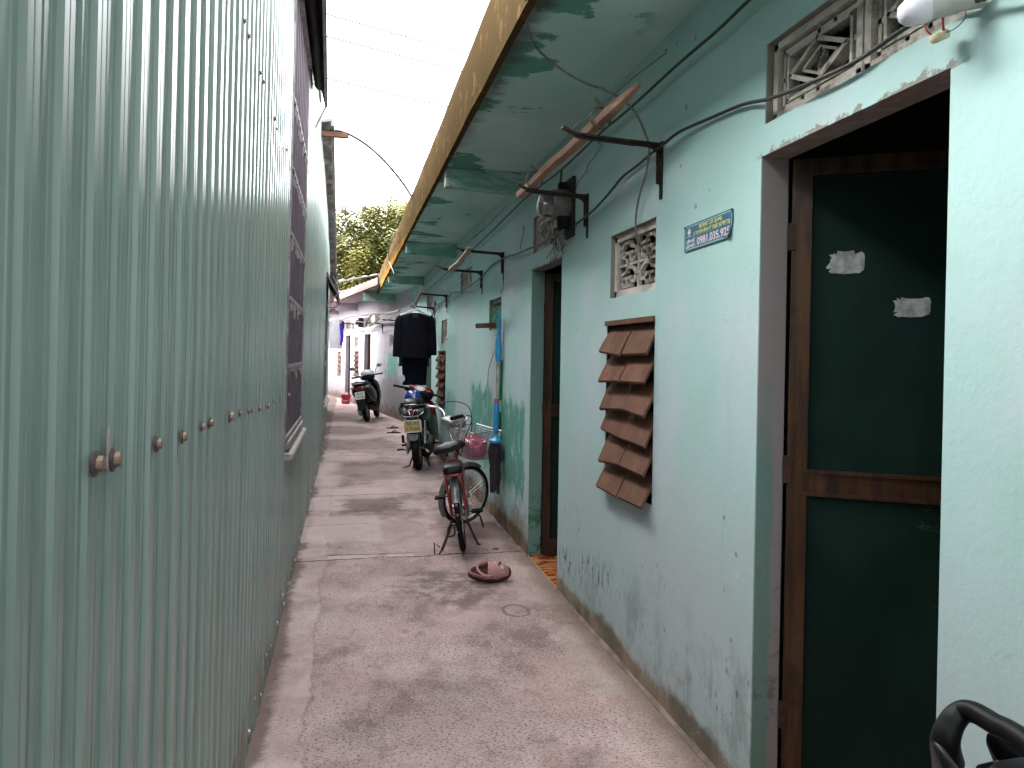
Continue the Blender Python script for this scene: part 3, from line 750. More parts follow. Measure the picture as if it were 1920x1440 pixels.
# canopy: slab, fascia, ribs
hp(MB().box((.70, Y0H, ZS), (5.2, Y1H, ZS+.14)).build('canopy', M_SOF, None))
fa = MB()
NS = 120; ys = [Y0H + (Y1H - Y0H) * i / NS for i in range(NS + 1)]
secs = []
for y in ys:
    wv = lambda k: (mnoise.noise(Vector((y * 1.7, k * 9.1, 3))) * .008)
    secs.append([(.665 + wv(1), y, ZS - .012 + wv(2)), (.70, y, ZS - .012 + wv(2)), (.76, y, 3.235 + wv(3)), (.665 + wv(4), y, 3.235 + wv(3))])
fa.loft(secs); hp(fa.build('fascia', M_FAS, None))
for y in (1.9, 5.74, 9.66, 13.86):
    hp(MB().add([(.70, y, 2.75), (XW, y, 2.72), (XW, y, ZS-.001), (.70, y, ZS-.001), (.70, y+.1, 2.75), (XW, y+.1, 2.72), (XW, y+.1, ZS-.001), (.70, y+.1, ZS-.001)],
        [(0,1,2,3), (7,6,5,4), (0,4,5,1), (1,5,6,2), (2,6,7,3), (3,7,4,0)]).build('canopy_rib', M_BEAM, None, bevel=.004))
hp(MB().box((.36, 18.2, 2.70), (XW, 18.33, 3.12)).build('end_beam', M_BEAM, None, bevel=.006))
hp(MB().box((.7, Y0H, ZS+.14), (5.3, Y1H, ZS+.22)).build('roof', M_SILL, None))
for a, b, h in doors:
    pass
dA = door_leaf(None, HW, 2.318, .74, 2.142, R(122), n=.105, papers=((.165, 1.80, .12, .078), (.36, 1.655, .115, .07)))
dB = door_leaf(None, HW, 5.565, .74, 2.09, R(122), n=.105)
dC = door_leaf(None, HW, 13.25, .74, 2.09, R(122), n=.105)
for d_ in (dA, dB, dC): hp(d_)
for x in dia: [hp(q) for q in breeze_diamond(None, HW, x[0]+.002, x[1]-.002, x[2]+.002, x[3]-.002)]
for x in lat: hp(breeze_lattice(None, HW, x[0]+.002, x[1]-.002, x[2]+.002, x[3]-.002))
for i, x in enumerate(lou): hp(louvre(None, HW, *x, seed=3 + i))
# small opening with white bars
a, b, c, d = small
fr = MB(); strokes(fr, HW, [rect(a+.02, b-.02, c+.02, d-.02)], .036, .03, .07)
for i in range(7): fr.cbox((a+.05 + (b-a-.1)*i/6, .05, (c+d)/2), (.014, .014, d-c-.07), HW.M())
hp(fr.build('vent_grille', M_BARW, None))
# a rough fillet of cement along the foot of the wall
fl = MB(); secs = []
def fillet(y0, y1):
    secs = []; n_ = int((y1-y0)/.06)
    for i in range(n_+1):
        y = y0 + (y1-y0)*i/n_; q = mnoise.noise(Vector((y*3.1, 0, 0))); q2 = mnoise.noise(Vector((y*9, 5, 0)))
        hgt = .016 + .012*q + .010*q2; wd = .016 + .016*q2 + .010*q
        secs.append([(XW+.001, y, hgt), (XW - wd*.4, y, hgt*.6), (XW - wd, y, .004), (XW - wd*1.2, y, -.02), (XW+.001, y, -.02)])
    fl.loft(secs)
for a, b in ((-1, 1.5), (2.34, 4.745), (5.59, 12.44), (13.3, 18.2)): fillet(a, b)
hp(fl.build('wall_footing', simple('footing_cement', (.25, .185, .155), .9, var=.5, scale=7, bump=.7, dirt=(.16, .11, .09)), None, smooth=True))
bpy.context.view_layer.update()
for o in house_parts:
    o.parent = house; o.matrix_parent_inverse = house.matrix_world.inverted()
# ------------------------------------------------------------------ far house, turned to the left
far = thing('row_house', 'pink white row house at the far end of the alley with dark doors', 'house', FP)
fparts = []
def fp(o): fparts.append(o); return o
LF = 17.0; M_LV = None
fd = [(4.05, 4.95, 2.02), (7.2, 8.1, 2.04), (12.2, 13.0, 2.03)]
fdia = [(4.0, 4.95, 2.2, 2.48), (7.15, 8.1, 2.2, 2.48), (2.9, 3.5, 2.28, 2.5)]
flat_ = [(1.28, 1.72, 1.66, 1.95), (5.8, 6.45, 1.66, 1.96), (9.0, 9.68, 1.62, 1.94)]
flou = [(5.8, 6.45, .84, 1.55), (9.0, 9.68, .78, 1.54)]
w = MB(); wall_panel(w, FP, FD, FN, -.6, LF, 0, 2.95, [(a, b, -1, h) for a, b, h in fd] + fdia + flat_ + flou, .1)
fp(w.build('wall', M_FAR, None))
rm = MB()
for s_ in (-.5, 3.7, 5.4, 7.0, 8.6, 11, 14, LF - .1): rm.box((s_ - .04, .102, .03), (s_ + .04, 3.2, 2.9), FW.M())
rm.box((-.5, 3.2, 0), (LF, 3.3, 2.95), FW.M()); rm.box((-.5, .101, 2.9), (LF, 3.3, 2.94), FW.M())
fp(rm.build('room_wall', M_INT, None))
for (a, b, h) in fd: fp(door_leaf(None, FW, b - .015, b - a - .03, h - .04, R(150), n=.1))
for x in fdia: [fp(q) for q in breeze_diamond(None, FW, x[0]+.002, x[1]-.002, x[2]+.002, x[3]-.002)]
for x in flat_: fp(breeze_lattice(None, FW, x[0]+.002, x[1]-.002, x[2]+.002, x[3]-.002))
for i, x in enumerate(flou): fp(louvre(None, FW, *x, rows=5, seed=30+i, top=True))
# eave: pink cross beams, rafters, sloping sheet roof
def xb(yy, pxl, pxr, pyt, pyb, name, mat, th=.14):
    a = onY(pxl, pyt, yy); b = onY(pxr, pyt, yy); c = onY(pxl, pyb, yy); d = onY(pxr, pyb, yy)
    T = Vector((0, th, 0))
    return fp(MB().add([c, d, b, a, c+T, d+T, b+T, a+T], [(0,1,2,3), (7,6,5,4), (0,4,5,1), (1,5,6,2), (2,6,7,3), (3,7,4,0)]).build(name, mat, None, bevel=.004))
xb(23.0, 629, 724, 545, 582, 'eave_beam', M_PINKW)
xb(26.5, 618, 660, 560, 589, 'eave_beam', M_PINKW)
ra = onY(612, 558, 22.6); rb_ = onY(712, 520, 22.6)
rf = MB(); nn = 40
r0 = ra; r1 = rb_ + (rb_ - ra) * 1.4
def rp(u, v, o=0): p = r0.lerp(r1, u); return (p.x, p.y + v, p.z + o + .016 * math.sin(u * 200))
top = []; 
for i in range(nn * 4 + 1):
    u = i / (nn * 4); top.append([rp(u, -.25), rp(u, 9), rp(u, 9, -.03), rp(u, -.25, -.03)])
rf.loft(top); fp(rf.build('roof', M_ROOFM, None, smooth=True))
bb = MB(); bb.bar(r0 + Vector((0, -.18, -.12)), r1 + Vector((0, -.18, -.12)), .05, .17); 
for k in range(1, 6): bb.bar(r0 + Vector((0, k*1.4, -.1)), r1 + Vector((0, k*1.4, -.1)), .07, .12)
fp(bb.build('rafter', M_TIMBER, None))
xx = onY(668, 533, 22.0)
rr = MB(); secs = []
for i in range(41):
    u = i / 40; secs.append([(xx.x - .5 + 3*u, 22.3, xx.z + .12 + .62*u + .02*math.sin(u*60)), (xx.x - .5 + 3*u, 29, xx.z + .7 + .62*u + .02*math.sin(u*60)), (xx.x - .5 + 3*u, 29, xx.z + .67 + .62*u), (xx.x - .5 + 3*u, 22.3, xx.z + .09 + .62*u)])
rr.loft(secs); fp(rr.build('upper_roof', M_ROOFM, None, smooth=True))
fp(MB().box((-.5, -.72, 2.951), (LF, 3.4, 3.05), FW.M()).build('canopy', M_PINKW, None))
fp(MB().box((-.5, -.76, 2.93), (LF, -.722, 3.085), FW.M()).build('barge_board', M_TIMBER, None))
bpy.context.view_layer.update()
for o in fparts:
    o.parent = far; o.matrix_parent_inverse = far.matrix_world.inverted()

# ------------------------------------------------------------------ green metal wall on the left
shed = thing('metal_building', 'green corrugated metal building filling the left side of the alley', 'building', (-1.2, 8, 0))
sparts = []
def sp_(o): sparts.append(o); return o
def tinx(y, z): return XT + LEAN * z - .010 * max(0, y - 11) - .00006 * max(0, y - 11)**3
PIT = .105
prof = [(0, 0), (.011, 0), (.0130, .0018), (.015, 0), (.031, 0), (.0365, .0068), (.052, .0068), (.0540, .0052), (.056, .0068), (.0715, .0068), (.077, 0), (.092, 0), (.0940, .0018), (.096, 0), (.105, 0)]
def sheet(mb, y0, y1, z0, z1, nz=6):
    ys = []; y = math.floor(y0 / PIT) * PIT
    while y < y1:
        for (dy, dx) in prof[:-1]:
            if y0 <= y + dy <= y1: ys.append((y + dy, dx))
        y += PIT
    o = len(mb.v); n = len(ys)
    for k in range(nz + 1):
        for (yy, dx) in ys:
            z = z0 + ((z1(yy) if callable(z1) else z1) - z0) * k / nz
            wob = .0025 * mnoise.noise(Vector((yy * 1.4, z * .7, 0))) + .0015 * mnoise.noise(Vector((yy * 6, z * 1.5, 4)))
            sheet_step = .004 if int(yy / 1.05) % 2 else 0
            mb.v.append((tinx(yy, z) + dx + wob + sheet_step, yy, z))
    for k in range(nz):
        for i in range(n - 1):
            a = o + k*n + i; mb.f.append((a, a+1, a+n+1, a+n)); mb.m.append(0)
W1 = (4.42, 5.95, .955, 3.62); W2 = (12.0, 14.3, .70, 2.72)
HA = 3.95; YB = 7.875; YE = 20.6
A0 = onY(624, 232, 8.4); A1 = onY(631, 560, 20.6)
ztop = lambda y: A0.z + (A1.z - A0.z) * (y - 8.4) / 12.2 - .02
sh = MB()
sheet(sh, -5.9, 3.57, -.02, 3.4, 8); sheet(sh, 3.57, W1[0], -.02, HA, 4); sheet(sh, W1[0], W1[1], -.02, W1[2], 3); sheet(sh, W1[0], W1[1], W1[3], HA, 2)  # first sheet lengthened unseen behind the camera, keeps light off the house wall
sheet(sh, W1[1], YB, -.02, HA, 8); sheet(sh, YB, W2[0], -.02, ztop, 12); sheet(sh, W2[0], W2[1], -.02, W2[2], 3); sheet(sh, W2[0], W2[1], W2[3], ztop, 5); sheet(sh, W2[1], YE, -.02, ztop, 10)
sp_(sh.build('wall_sheet', M_TIN, None))
bk = MB()
bk.box((-6, -.5, 0), (-5.9, YE, 3.7)); bk.box((-6, YE, 0), (tinx(YE, 0) - .02, YE + .08, ztop(YE) - .03)); bk.box((-6, -6.0, 0), (XT - .03, -5.9, 3.2)); bk.box((-6, YB, 3.7), (XT - .03, YB + .06, ztop(YB) - .03))
bk.box((-2.2, -.5, 0), (-2.1, YE-.1, 3.2))
sp_(bk.build('inner_wall', M_DARKM, None))
def slab(y0, y1, za, zb, t=.05, out=.0):
    xa, xb_ = tinx(y0, za) + out, tinx(y1, zb) + out
    return MB().add([(xa, y0, za), (xb_, y1, zb), (-6.2, y1, zb + .5), (-6.2, y0, za + .5), (xa, y0, za + t), (xb_, y1, zb + t), (-6.2, y1, zb + .5 + t), (-6.2, y0, za + .5 + t)],
        [(0,1,2,3), (7,6,5,4), (0,4,5,1), (1,5,6,2), (2,6,7,3), (3,7,4,0)])
sp_(slab(-6.0, 3.57, 3.4, 3.4, out=.03).build("roof", M_ROOFM, None)); sp_(slab(3.57, YB, HA, HA, out=.03).build('roof', M_ROOFM, None)); sp_(slab(YB, YE, ztop(YB), ztop(YE)).build('roof', M_ROOFM, None))

# strip of wavy eave seen end on, above the far part of the wall
ev = MB(); 
secs = []
for i in range(121):
    t = i / 120; p = A0.lerp(A1, t); wv = .035 * math.sin(i * .9)
    secs.append([(p.x - .28, p.y, p.z + .02 + wv), (p.x, p.y, p.z + .06 + wv), (p.x, p.y, p.z + .03 + wv), (p.x - .28, p.y, p.z - .02 + wv)])
ev.loft(secs); ev.bar(A0 + Vector((.0, 0, .0)), A1 + Vector((.0, 0, .0)), .035, .05)
sp_(ev.build('side_eave', M_ROOFM, None, smooth=False))
# tall barred window
def tin_window(W, rails, nb, name='window'):
    y0, y1, z0, z1 = W
    m = MB(); X = lambda y, z: tinx(y, z)
    for (ya, yb) in ((y0, y0 + .025), (y1 - .025, y1)):
        m.bar((X(ya, z0) + .002, (ya + yb) / 2, z0), (X(ya, z1) + .002, (ya + yb) / 2, z1), .016, .02)
    for z in (z0 + .02, z1 - .02): m.bar((X(y0, z) + .014, y0 + .05, z), (X(y1, z) + .014, y1 - .05, z), .03, .04)
    WN = sp_(m.build(name, M_BARW, None))
    b = MB()
    for i in range(nb):
        y = y0 + .05 + (y1 - y0 - .1) * (i + .5) / nb
        b.tube([(X(y, z0) + .004, y, z0 + .02), (X(y, z1) + .004, y, z1 - .02)], .007, 6)
    b.build('vertical_bars', M_PURP, WN, smooth=True)
    for z in rails:
        r_ = MB(); r_.bar((X(y0, z) + .012, y0 + .03, z), (X(y1, z) + .012, y1 - .03, z), .010, .020)
        for i in range(nb):
            y = y0 + .05 + (y1 - y0 - .1) * (i + .5) / nb
            r_.bar((X(y, z) + .014, y, z + .012), (X(y, z) + .014, y, z - random.uniform(.03, .10)), .005, .010)
        r_.build('cross_rail', M_BARW, WN)
    c = MB(); n_ = 60; secs = []
    for i in range(n_ + 1):
        y = y0 + (y1 - y0) * i / n_; wv = .012 * math.sin(i * 1.1)
        secs.append([(X(y, z0) - .05 + wv, y, z0 + .09), (X(y, z1) - .05 + wv, y, z1), (X(y, z1) - .06 + wv, y, z1), (X(y, z0) - .06 + wv, y, z0 + .09)])
    c.loft(secs); c.build('curtain', M_PURP, WN, smooth=True)
    s_ = MB(); xs = X(y0, z0)
    s_.add([(xs - .15, y0 - .02, z0 - .045), (xs + .05, y0 - .02, z0 - .05), (xs + .05, y1 + .02, z0 - .05), (xs - .15, y1 + .02, z0 - .045),
            (xs - .15, y0 - .02, z0 + .0), (xs + .05, y0 - .02, z0 - .02), (xs + .05, y1 + .02, z0 - .02), (xs - .15, y1 + .02, z0 + .0)],
           [(0,1,2,3), (7,6,5,4), (0,4,5,1), (1,5,6,2), (2,6,7,3), (3,7,4,0)])
    s_.build('sill', M_SILL, WN, bevel=.003)
    return WN
tin_window(W1, [1.02, 1.42, 1.80, 2.16, 2.52, 2.9], 9)
tin_window(W2, [1.35, 1.60, 2.3], 8)
# awnings
def awning(ya, yb, zi, zo, xo, ribs=.09, name='awning', box=False, flare=0.0):
    m = MB(); n_ = int((yb - ya) / (ribs / 6)); secs = []
    for i in range(n_ + 1):
        y = ya + (yb - ya) * i / n_; wv = .012 * (1 if (i % 6) < 2 else 0)
        xi = tinx(y, zi) + .02
        xf = xo + flare * (1 - i / n_)
        secs.append([(xi, y, zi + wv), (xf, y, zo + wv), (xf, y, zo - .006 + wv), (xi, y, zi - .006 + wv)])
    m.loft(secs)
    o = sp_(m.build(name, M_DARKM, None))
    f = MB()
    f.bar((xo + flare, ya, zo - .012), (xo, yb, zo - .012), .025, .03)
    for y in (ya + .03, yb - .03):
        f.bar((tinx(y, zi) + .02, y, zi - .02), (xo, y, zo - .02), .02, .025); f.bar((tinx(y, zi) + .02, y, zi - (zi-zo)*1.6), (xo, y, zo - .02), .016, .016)
    f.build('awning_frame', M_ROOFM, o)
    if box:
        q = MB(); q.tube([(tinx(ya, zi) + .055, ya + .1, zi - .22), (tinx(yb, zi) + .055, yb - .1, zi - .22)], .045, 12)
        q.build('dark_roll', M_DARKM, o, smooth=True)  # dark tube along the wall under the awning
    return o
po = onY(612, 196, 6.75)
awning(4.0, 6.75, 3.94, po.z, po.x, box=True, flare=.055)
p2 = onY(637, 553, 12.4); awning(11.9, 14.4, p2.z + .3, p2.z, p2.x - .02)
p3_ = onY(636, 530, 17.0); awning(16.9, 19.4, p3_.z + .3, p3_.z, p3_.x - .05)
po2 = MB(); a_ = onY(631, 247, 8.5)
po2.box((a_.x - .3, 8.5, a_.z - .05), (a_.x + .13, 8.57, a_.z + .0)); sp_(po2.build('eave_timber', M_CLAY, None))
ex_ = MB(); q0 = Vector((tinx(YE, 0) - .02, YE + .1, 0)); q1 = Vector((-1.9, 22.5, 0)); q2 = Vector((-4.6, 36, 0))
for p_, q_ in ((q0, q1), (q1, q2)):
    D_ = (q_ - p_); L_ = D_.length; D_.normalize(); N_ = Vector((-D_.y, D_.x, 0))
    ex_.box((0, 0, 0), (L_, .12, 3.0), Matrix(((D_.x, N_.x, 0, p_.x), (D_.y, N_.y, 0, p_.y), (0, 0, 1, 0), (0, 0, 0, 1))))
sp_(ex_.build('unseen_shade_wall', M_TIN, None))  # unseen wall added past the bend to shade the far house
# screws
def screw(y, z, s=1.0):
    X = tinx(y, z) + .016
    m = MB(); q = Matrix.Translation((0, 0, 0)) @ Matrix.Rotation(R(90), 4, 'Y')
    m.lathe([(.0105, .004), (.0105, .011), (.006, .0125), (0, .0125)], 6, q)
    o = m.build('screw', M_LEAD, None)
    wsh = MB().lathe([(.0, -.001), (.017, -.001), (.0175, .002), (.012, .004), (0, .0045)], 18, q).build('washer', M_WASH, o, smooth=True)
    return o
proto = screw(0, 0)
small_proto = None
spots = []
for (px, py, s_) in ((152, 870, 1.0), (187, 862, 1.0), (268, 835, .85), (316, 823, .85), (355, 803, .7), (384, 790, .8), (413, 783, 1.1), (436, 776, .7), (452, 772, .7), (466, 768, .55), (478, 764, .75), (493, 760, .9), (506, 753, .6), (518, 748, .6), (533, 742, 1.0),
                     (569, 718, .9), (577, 716, .7), (585, 713, .9), (592, 711, .7), (598, 712, .8), (505, 218, .8), (487, 160, .6), (459, 78, .6), (475, 126, .6), (510, 240, .5), (530, 280, .6), (545, 318, .6), (443, 28, .6)):
    p = onTin(px, py); spots.append((p.y, p.z, s_))
n_big = len(spots)
y = 1.9
while y < 12:
    spots.append((y, .11 + random.uniform(-.025, .025) + (.07 if random.random() < .2 else 0), random.choice((.45, .5, .6, .9)))); y += random.choice((.105, .21, .21, .315))
for i, (y, z, s_) in enumerate(spots):
    ya = math.floor(y / PIT) * PIT + .055
    if i < 2: ya = y
    if i < n_big: o = proto if i == 0 else copy_tree(proto)
    elif small_proto is None:
        small_proto = o = screw(0, 0); o.data.materials[0] = M_STEEL; o.children[0].data.materials[0] = M_CHROME
    else: o = copy_tree(small_proto)
    X = tinx(ya, z) + (.016 if s_ > .45 else .017)
    o.location = (X, ya, z); o.scale = (s_, s_, s_); sp_(o); o.rotation_euler = (random.uniform(0, 1) if False else 0, random.uniform(-.15, .1), random.uniform(-.1, .1))
p = onTin(184, 838); sp_(MB().ell((tinx(p.y, p.z) + .013, p.y, p.z), (.0025, .0075, .030), 12, 8).ell((tinx(p.y, p.z) + .013, p.y + .002, p.z - .022), (.004, .014, .012), 12, 8).build('sealant', M_SILL, None, smooth=True))
bpy.context.view_layer.update()
for o in sparts:
    o.parent = shed; o.matrix_parent_inverse = shed.matrix_world.inverted()


# ------------------------------------------------------------------ tree beyond the houses
tr = thing('tree', 'leafy green tree rising behind the far roof under the white sky', 'tree', (3.5, 34, 0))
tk = MB(); rnd = random.Random(21)
base = Vector((3.0, 34, 0)); crown_c = Vector((2.2, 34, 5.4))
tk.tube([base, base + Vector((-.1, 0, 2)), base + Vector((-.5, 0, 3.6)), base + Vector((-.9, .2, 5)), base + Vector((-1.0, .1, 6.8))], [.34, .27, .22, .15, .06], 10, smooth=4)
limbs = []
for i in range(16):
    a = i * 2.4; st = base + Vector((-.3 - .04*i, 0, 2.6 + .22*i)); L = rnd.uniform(2.0, 3.4)
    e1 = st + Vector((math.cos(a)*L*.5, math.sin(a)*L*.5, .7)); e2 = st + Vector((math.cos(a)*L, math.sin(a)*L*.9, rnd.uniform(.6, 1.6)))
    tk.tube([st, e1, e2], [.10, .06, .02], 6, smooth=4); limbs.append(e2)
tk.build('trunk', M_BARK, tr, smooth=True)
lf = MB()
cl = []
for i in range(560):
    while True:
        v = Vector((rnd.uniform(-1, 1), rnd.uniform(-1, 1), rnd.uniform(-1, 1)))
        if .30 < v.length < 1: break
    k = 1 + .16 * mnoise.noise(v * 2.2)
    cl.append(crown_c + Vector((v.x * 5.2 * k, v.y * 4.2, v.z * 2.75 * k - .1)))
for c in cl:
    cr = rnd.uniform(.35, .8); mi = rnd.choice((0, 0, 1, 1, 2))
    if c.z > crown_c.z + 1.2 and rnd.random() < .5: mi = 1  # crown top favours the pale leaf, light from above put into colour
    for b_ in range(int(26 * cr / .5)):                        # a drooping sprig of leaflets
        d0 = Vector((rnd.gauss(0, 1), rnd.gauss(0, 1), rnd.gauss(.1, .8))).normalized()
        st = c + d0 * cr * rnd.uniform(.1, .9); dr = Vector((d0.x, d0.y, -.3)).normalized()
        for q in range(6):
            p = st + dr * (.055 * q) + Vector((0, 0, -.012 * q * q))
            sd = dr.cross(Vector((0, 0, 1))).normalized() * (1 if q % 2 else -1)
            tip = p + (sd * .19 + dr * .07 + Vector((0, 0, rnd.uniform(-.07, .0)))); wv = dr * .05
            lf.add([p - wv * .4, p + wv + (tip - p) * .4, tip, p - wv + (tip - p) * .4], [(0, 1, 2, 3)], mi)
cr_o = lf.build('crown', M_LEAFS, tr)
bpy.context.view_layer.update()
for o in (list(tr.children)): o.matrix_parent_inverse = tr.matrix_world.inverted()
# ------------------------------------------------------------------ wall brackets
def bracket(name, W, s, z, L, leg, label, group, up=0.0, mat=None):
    t = thing(name, label, 'bracket', W.p(s, z), (0, 0, 0), group)
    B = W.P; o = Vector(t.location)
    def q(a, zz, n): return W.p(s + a, z + zz, n) - o
    m = MB()
    pts = [(0, -.012), (.12, -.008), (L*.7, .0), (L*.88, up*.25), (L, up)]
    for (a, b), (c, d) in zip(pts[:-1], pts[1:]): m.bar(q(0, b, -a - .012), q(0, d, -c - .0135), .026, .010, up=(0, 0, 1))
    for (a, b), (c, d) in zip(pts[:-2], pts[1:-1]): m.bar(q(0, b - .011, -a - .012), q(0, d - .009, -c - .013), .005, .016, up=(0, 0, 1))
    m.build('arm', mat or M_IRON, t)
    m = MB(); m.bar(q(0, .0, -.006), q(0, -leg * .78, -.006), .026, .008, up=W.N); m.bar(q(.012, .0, -.016), q(.012, -leg * .74, -.014), .004, .018, up=W.N)
    for dy in (-.009, .009): m.bar(q(dy, -leg * .78, -.005), q(dy, -leg, -.005), .006, .006, up=W.N)
    m.bar(q(-.011, -leg, -.005), q(.011, -leg, -.005), .006, .006, up=(0, 0, 1))
    m.build('wall_leg', mat or M_IRON, t)
    m = MB(); pp = [q(0, -.105, -.010), q(0, -.07, -.014), q(0, -.04, -.030), q(0, -.025, -.055), q(0, -.018, -.09)]
    m.tube(pp, .007, 6, smooth=3); m.build('gusset', mat or M_IRON, t, smooth=True)
    return t
BR = [(3.165, 2.437, .44, .245, .03, 'black iron bracket nearest the camera, carrying the near end of the timber'),
      (4.222, 2.424, .40, .25, .03, 'black iron bracket in front of the round glass meter'),
      (6.635, 2.402, .42, .25, .02, 'black iron bracket above the small window with green mesh'),
      (7.715, 2.352, .45, .24, .03, 'black iron bracket holding the far end of the crooked stick'),
      (10.51, 2.317, .40, .25, .015, 'black iron bracket just right of the hanging black jacket'),
      (12.1, 2.24, .38, .12, .0, 'short black iron bracket behind the white coat hanger')]
for (s, z, L, leg, up, lab) in BR: bracket('wall_bracket', HW, s, z, L, leg, lab, 'brackets along the turquoise wall', up)
for (px, py, lab) in ((748, 600, 'rusty bracket on the white wall nearest the black jacket'), (718, 606, 'rusty bracket on the white wall right of the middle dark doorway'), (663, 606, 'rusty bracket on the white wall left of the middle dark doorway')):
    s, z = onFar(px, py); bracket('wall_bracket', FW, s, z, .42, .26, lab, 'brackets along the far white wall', .01, M_RUST)

# ------------------------------------------------------------------ cables
def cable(name, pts, r, mat, label, n=7, smooth=5, cat='cable', group=None):
    o = MB().tube(pts, r, n, smooth=smooth).build(name, mat, None, smooth=True)
    return tag(o, label, cat, group)
def P(lst, X): return [onX(a, b, X) for a, b in lst]
lowc = [(1990, -45), (1880, -14), (1833, 0), (1752, 24), (1698, 52), (1603, 116), (1508, 160), (1442, 185), (1392, 196), (1330, 222), (1274, 247), (1245, 270), (1224, 285), (1199, 307), (1167, 332), (1149, 354), (1130, 376), (1105, 401), (1061, 433), (1030, 450), (992, 466), (968, 476), (949, 482), (925, 495), (905, 517), (882, 535), (860, 547), (848, 548), (840, 557), (825, 569), (812, 572), (803, 580)]
xs = [XW - .028 - .012 * math.sin(i * 1.3) for i in range(len(lowc))]
cable('power_cable', [onX(a, b, x) for (a, b), x in zip(lowc, xs)], .0064, M_CABLE, 'thick dark cable sagging between the brackets below the vents of the turquoise wall')
upc = [(1450, -38), (1405, 0), (1342, 60), (1274, 118), (1180, 204), (1124, 251), (1052, 319), (986, 371), (930, 426), (910, 445), (887, 467), (855, 497), (812, 535), (782, 560), (770, 580)]
cable('power_cable', P(upc, XW - .05), .0062, M_CABLE, 'straight dark green cable running high along the turquoise wall above the brackets')
br = [(903, 523), (886, 538), (872, 543), (858, 549), (846, 556), (836, 565)]
cable('thin_cable', [onX(a, b + 6 + 3 * math.sin(i * 2), XW - .02) for i, (a, b) in enumerate(br)], .004, M_CABLE_G, 'thin grey cable loosely twisted under the thick one left of the small window')
wc = [(985, -6, .66), (987, 30, .70), (992, 60, .74), (1005, 88, .80), (1030, 113, .86), (1064, 138, .92), (1102, 158, 1.0), (1133, 168, 1.06), (1174, 193, 1.14), (1196, 219, 1.2), (1211, 254, 1.25), (1217, 279, 1.27), (1211, 326, 1.29), (1199, 366, 1.3), (1192, 410, 1.31), (1194, 447, 1.325), (1200, 462, 1.345)]
cable('antenna_cable', [onX(a, b, x) for a, b, x in wc], .0052, M_CABLE_G, 'pale grey cable looping from the ochre eave down into the square lattice vent')
tw = [(1250, 92, 1.31), (1248, 100, 1.28), (1188, 145, 1.16), (1150, 178, 1.08), (1120, 205, 1.02), (1074, 240, .905)]
cable('wire', [onX(a, b, x) for a, b, x in tw], .0022, M_COPPER, 'thin wire strung from a hook high on the wall to the nearest bracket tip', smooth=0, cat='wire')
cable('wire', [onX(a, b, x) for a, b, x in [(948, 386, 1.32), (944, 392, 1.3), (905, 432, 1.2), (872, 455, 1.05), (858, 466, .93)]], .0022, M_COPPER, 'thin wire strung from a hook beside the second canopy rib to a bracket tip', smooth=0, cat='wire')
cable('wire', [onX(a, b, x) for a, b, x in [(907, 428, 1.3), (884, 450, 1.28), (842, 490, 1.2), (800, 530, 1.1), (778, 552, .97)]], .003, M_COPPER, 'thin wire running beside the straight cable towards the hanging clothes', smooth=0, cat='wire')
cable('wire', [onX(a, b, 1.315) for a, b in [(1129, 268), (1128, 274), (1119, 286), (1113, 297), (1107, 302), (1101, 312), (1099, 322), (1084, 342), (1078, 357)]], .0022, M_COPPER, 'kinked hair-thin wire hanging from the nearest bracket towards the meter', smooth=0, cat='wire')
cable('wire', [onX(a, b, 1.31) for a, b in [(1124, 251), (1123, 264), (1124, 270)]], .003, M_COPPER, 'short wire tie under the straight cable beside the timber', smooth=0, cat='wire')
for (pts, lab) in (([(1053, 319), (1051, 340), (1052, 352)], 'short dark lead dropping from the high cable into the meter'),):
    cable('meter_lead', [onX(a, b, 1.28) for a, b in pts], .007, M_CABLE, lab)
# tangle of wires by the meter
def tangle(cx, cy, X, n, rad, seed, label, mats=M_CABLE_G, scale=1.0, name='wire_tangle'):
    rnd = random.Random(seed); c = onX(cx, cy, X); m = MB()
    for i in range(n):
        p = c + Vector((rnd.uniform(-.02, .02), rnd.uniform(-.5, .5) * rad, rnd.uniform(-.3, .5) * rad)); pts = [p]
        d = Vector((0, rnd.uniform(-1, 1), rnd.uniform(-1, 1))).normalized()
        for k in range(rnd.randint(4, 8)):
            d = (d + Vector((rnd.uniform(-.3, .3), rnd.uniform(-.9, .9), rnd.uniform(-.9, .9)))).normalized()
            if (p - c).length > rad: d = (c - p).normalized() * .8 + d * .4
            p = p + d * rad * .38; p.x = min(max(p.x, X - .06), X + .02); pts.append(p.copy())
        m.tube(pts, rnd.choice((.0022, .003, .0038)) * scale, 5, smooth=3)
    o = m.build(name, mats, None, smooth=True)
    return tag(o, label, 'wires')
tangle(1040, 440, XW - .03, 14, .17, 4, 'tangle of grey wires under the round glass meter over the second door')
cable('wire_loop', [onX(a, b, XW - .03) for a, b in [(1058, 435), (1060, 450), (1056, 465), (1048, 470), (1042, 460), (1043, 445), (1050, 432)]], .0032, M_CABLE, 'hanging loop of dark wire right of the tangle under the meter', cat='wire')
tangle(815, 582, XW - .05, 12, .26, 9, 'dark tangle of wires right of the coat hanger', M_CABLE, 1.4)
cable('wire', [onX(a, b, XW - .015) for a, b in [(980, 424), (982, 432), (977, 455), (976, 470)]], .004, M_CABLE_G, 'short stub of wire sticking up left of the meter vent', cat='wire')
cable('hanging_cord', [onX(a, b, XW - .02) for a, b in [(934, 622), (930, 650), (917, 690), (914, 720), (908, 742), (904, 752)]], .003, M_CABLE, 'thin dark cord hanging down the wall left of the mop', cat='cord')
cable('hook_wire', [onX(a, b, XW - .02) for a, b in [(944, 525), (943, 540), (938, 548), (935, 541)]], .0026, M_CABLE, 'small wire hook hanging above the window with green mesh', cat='hook')
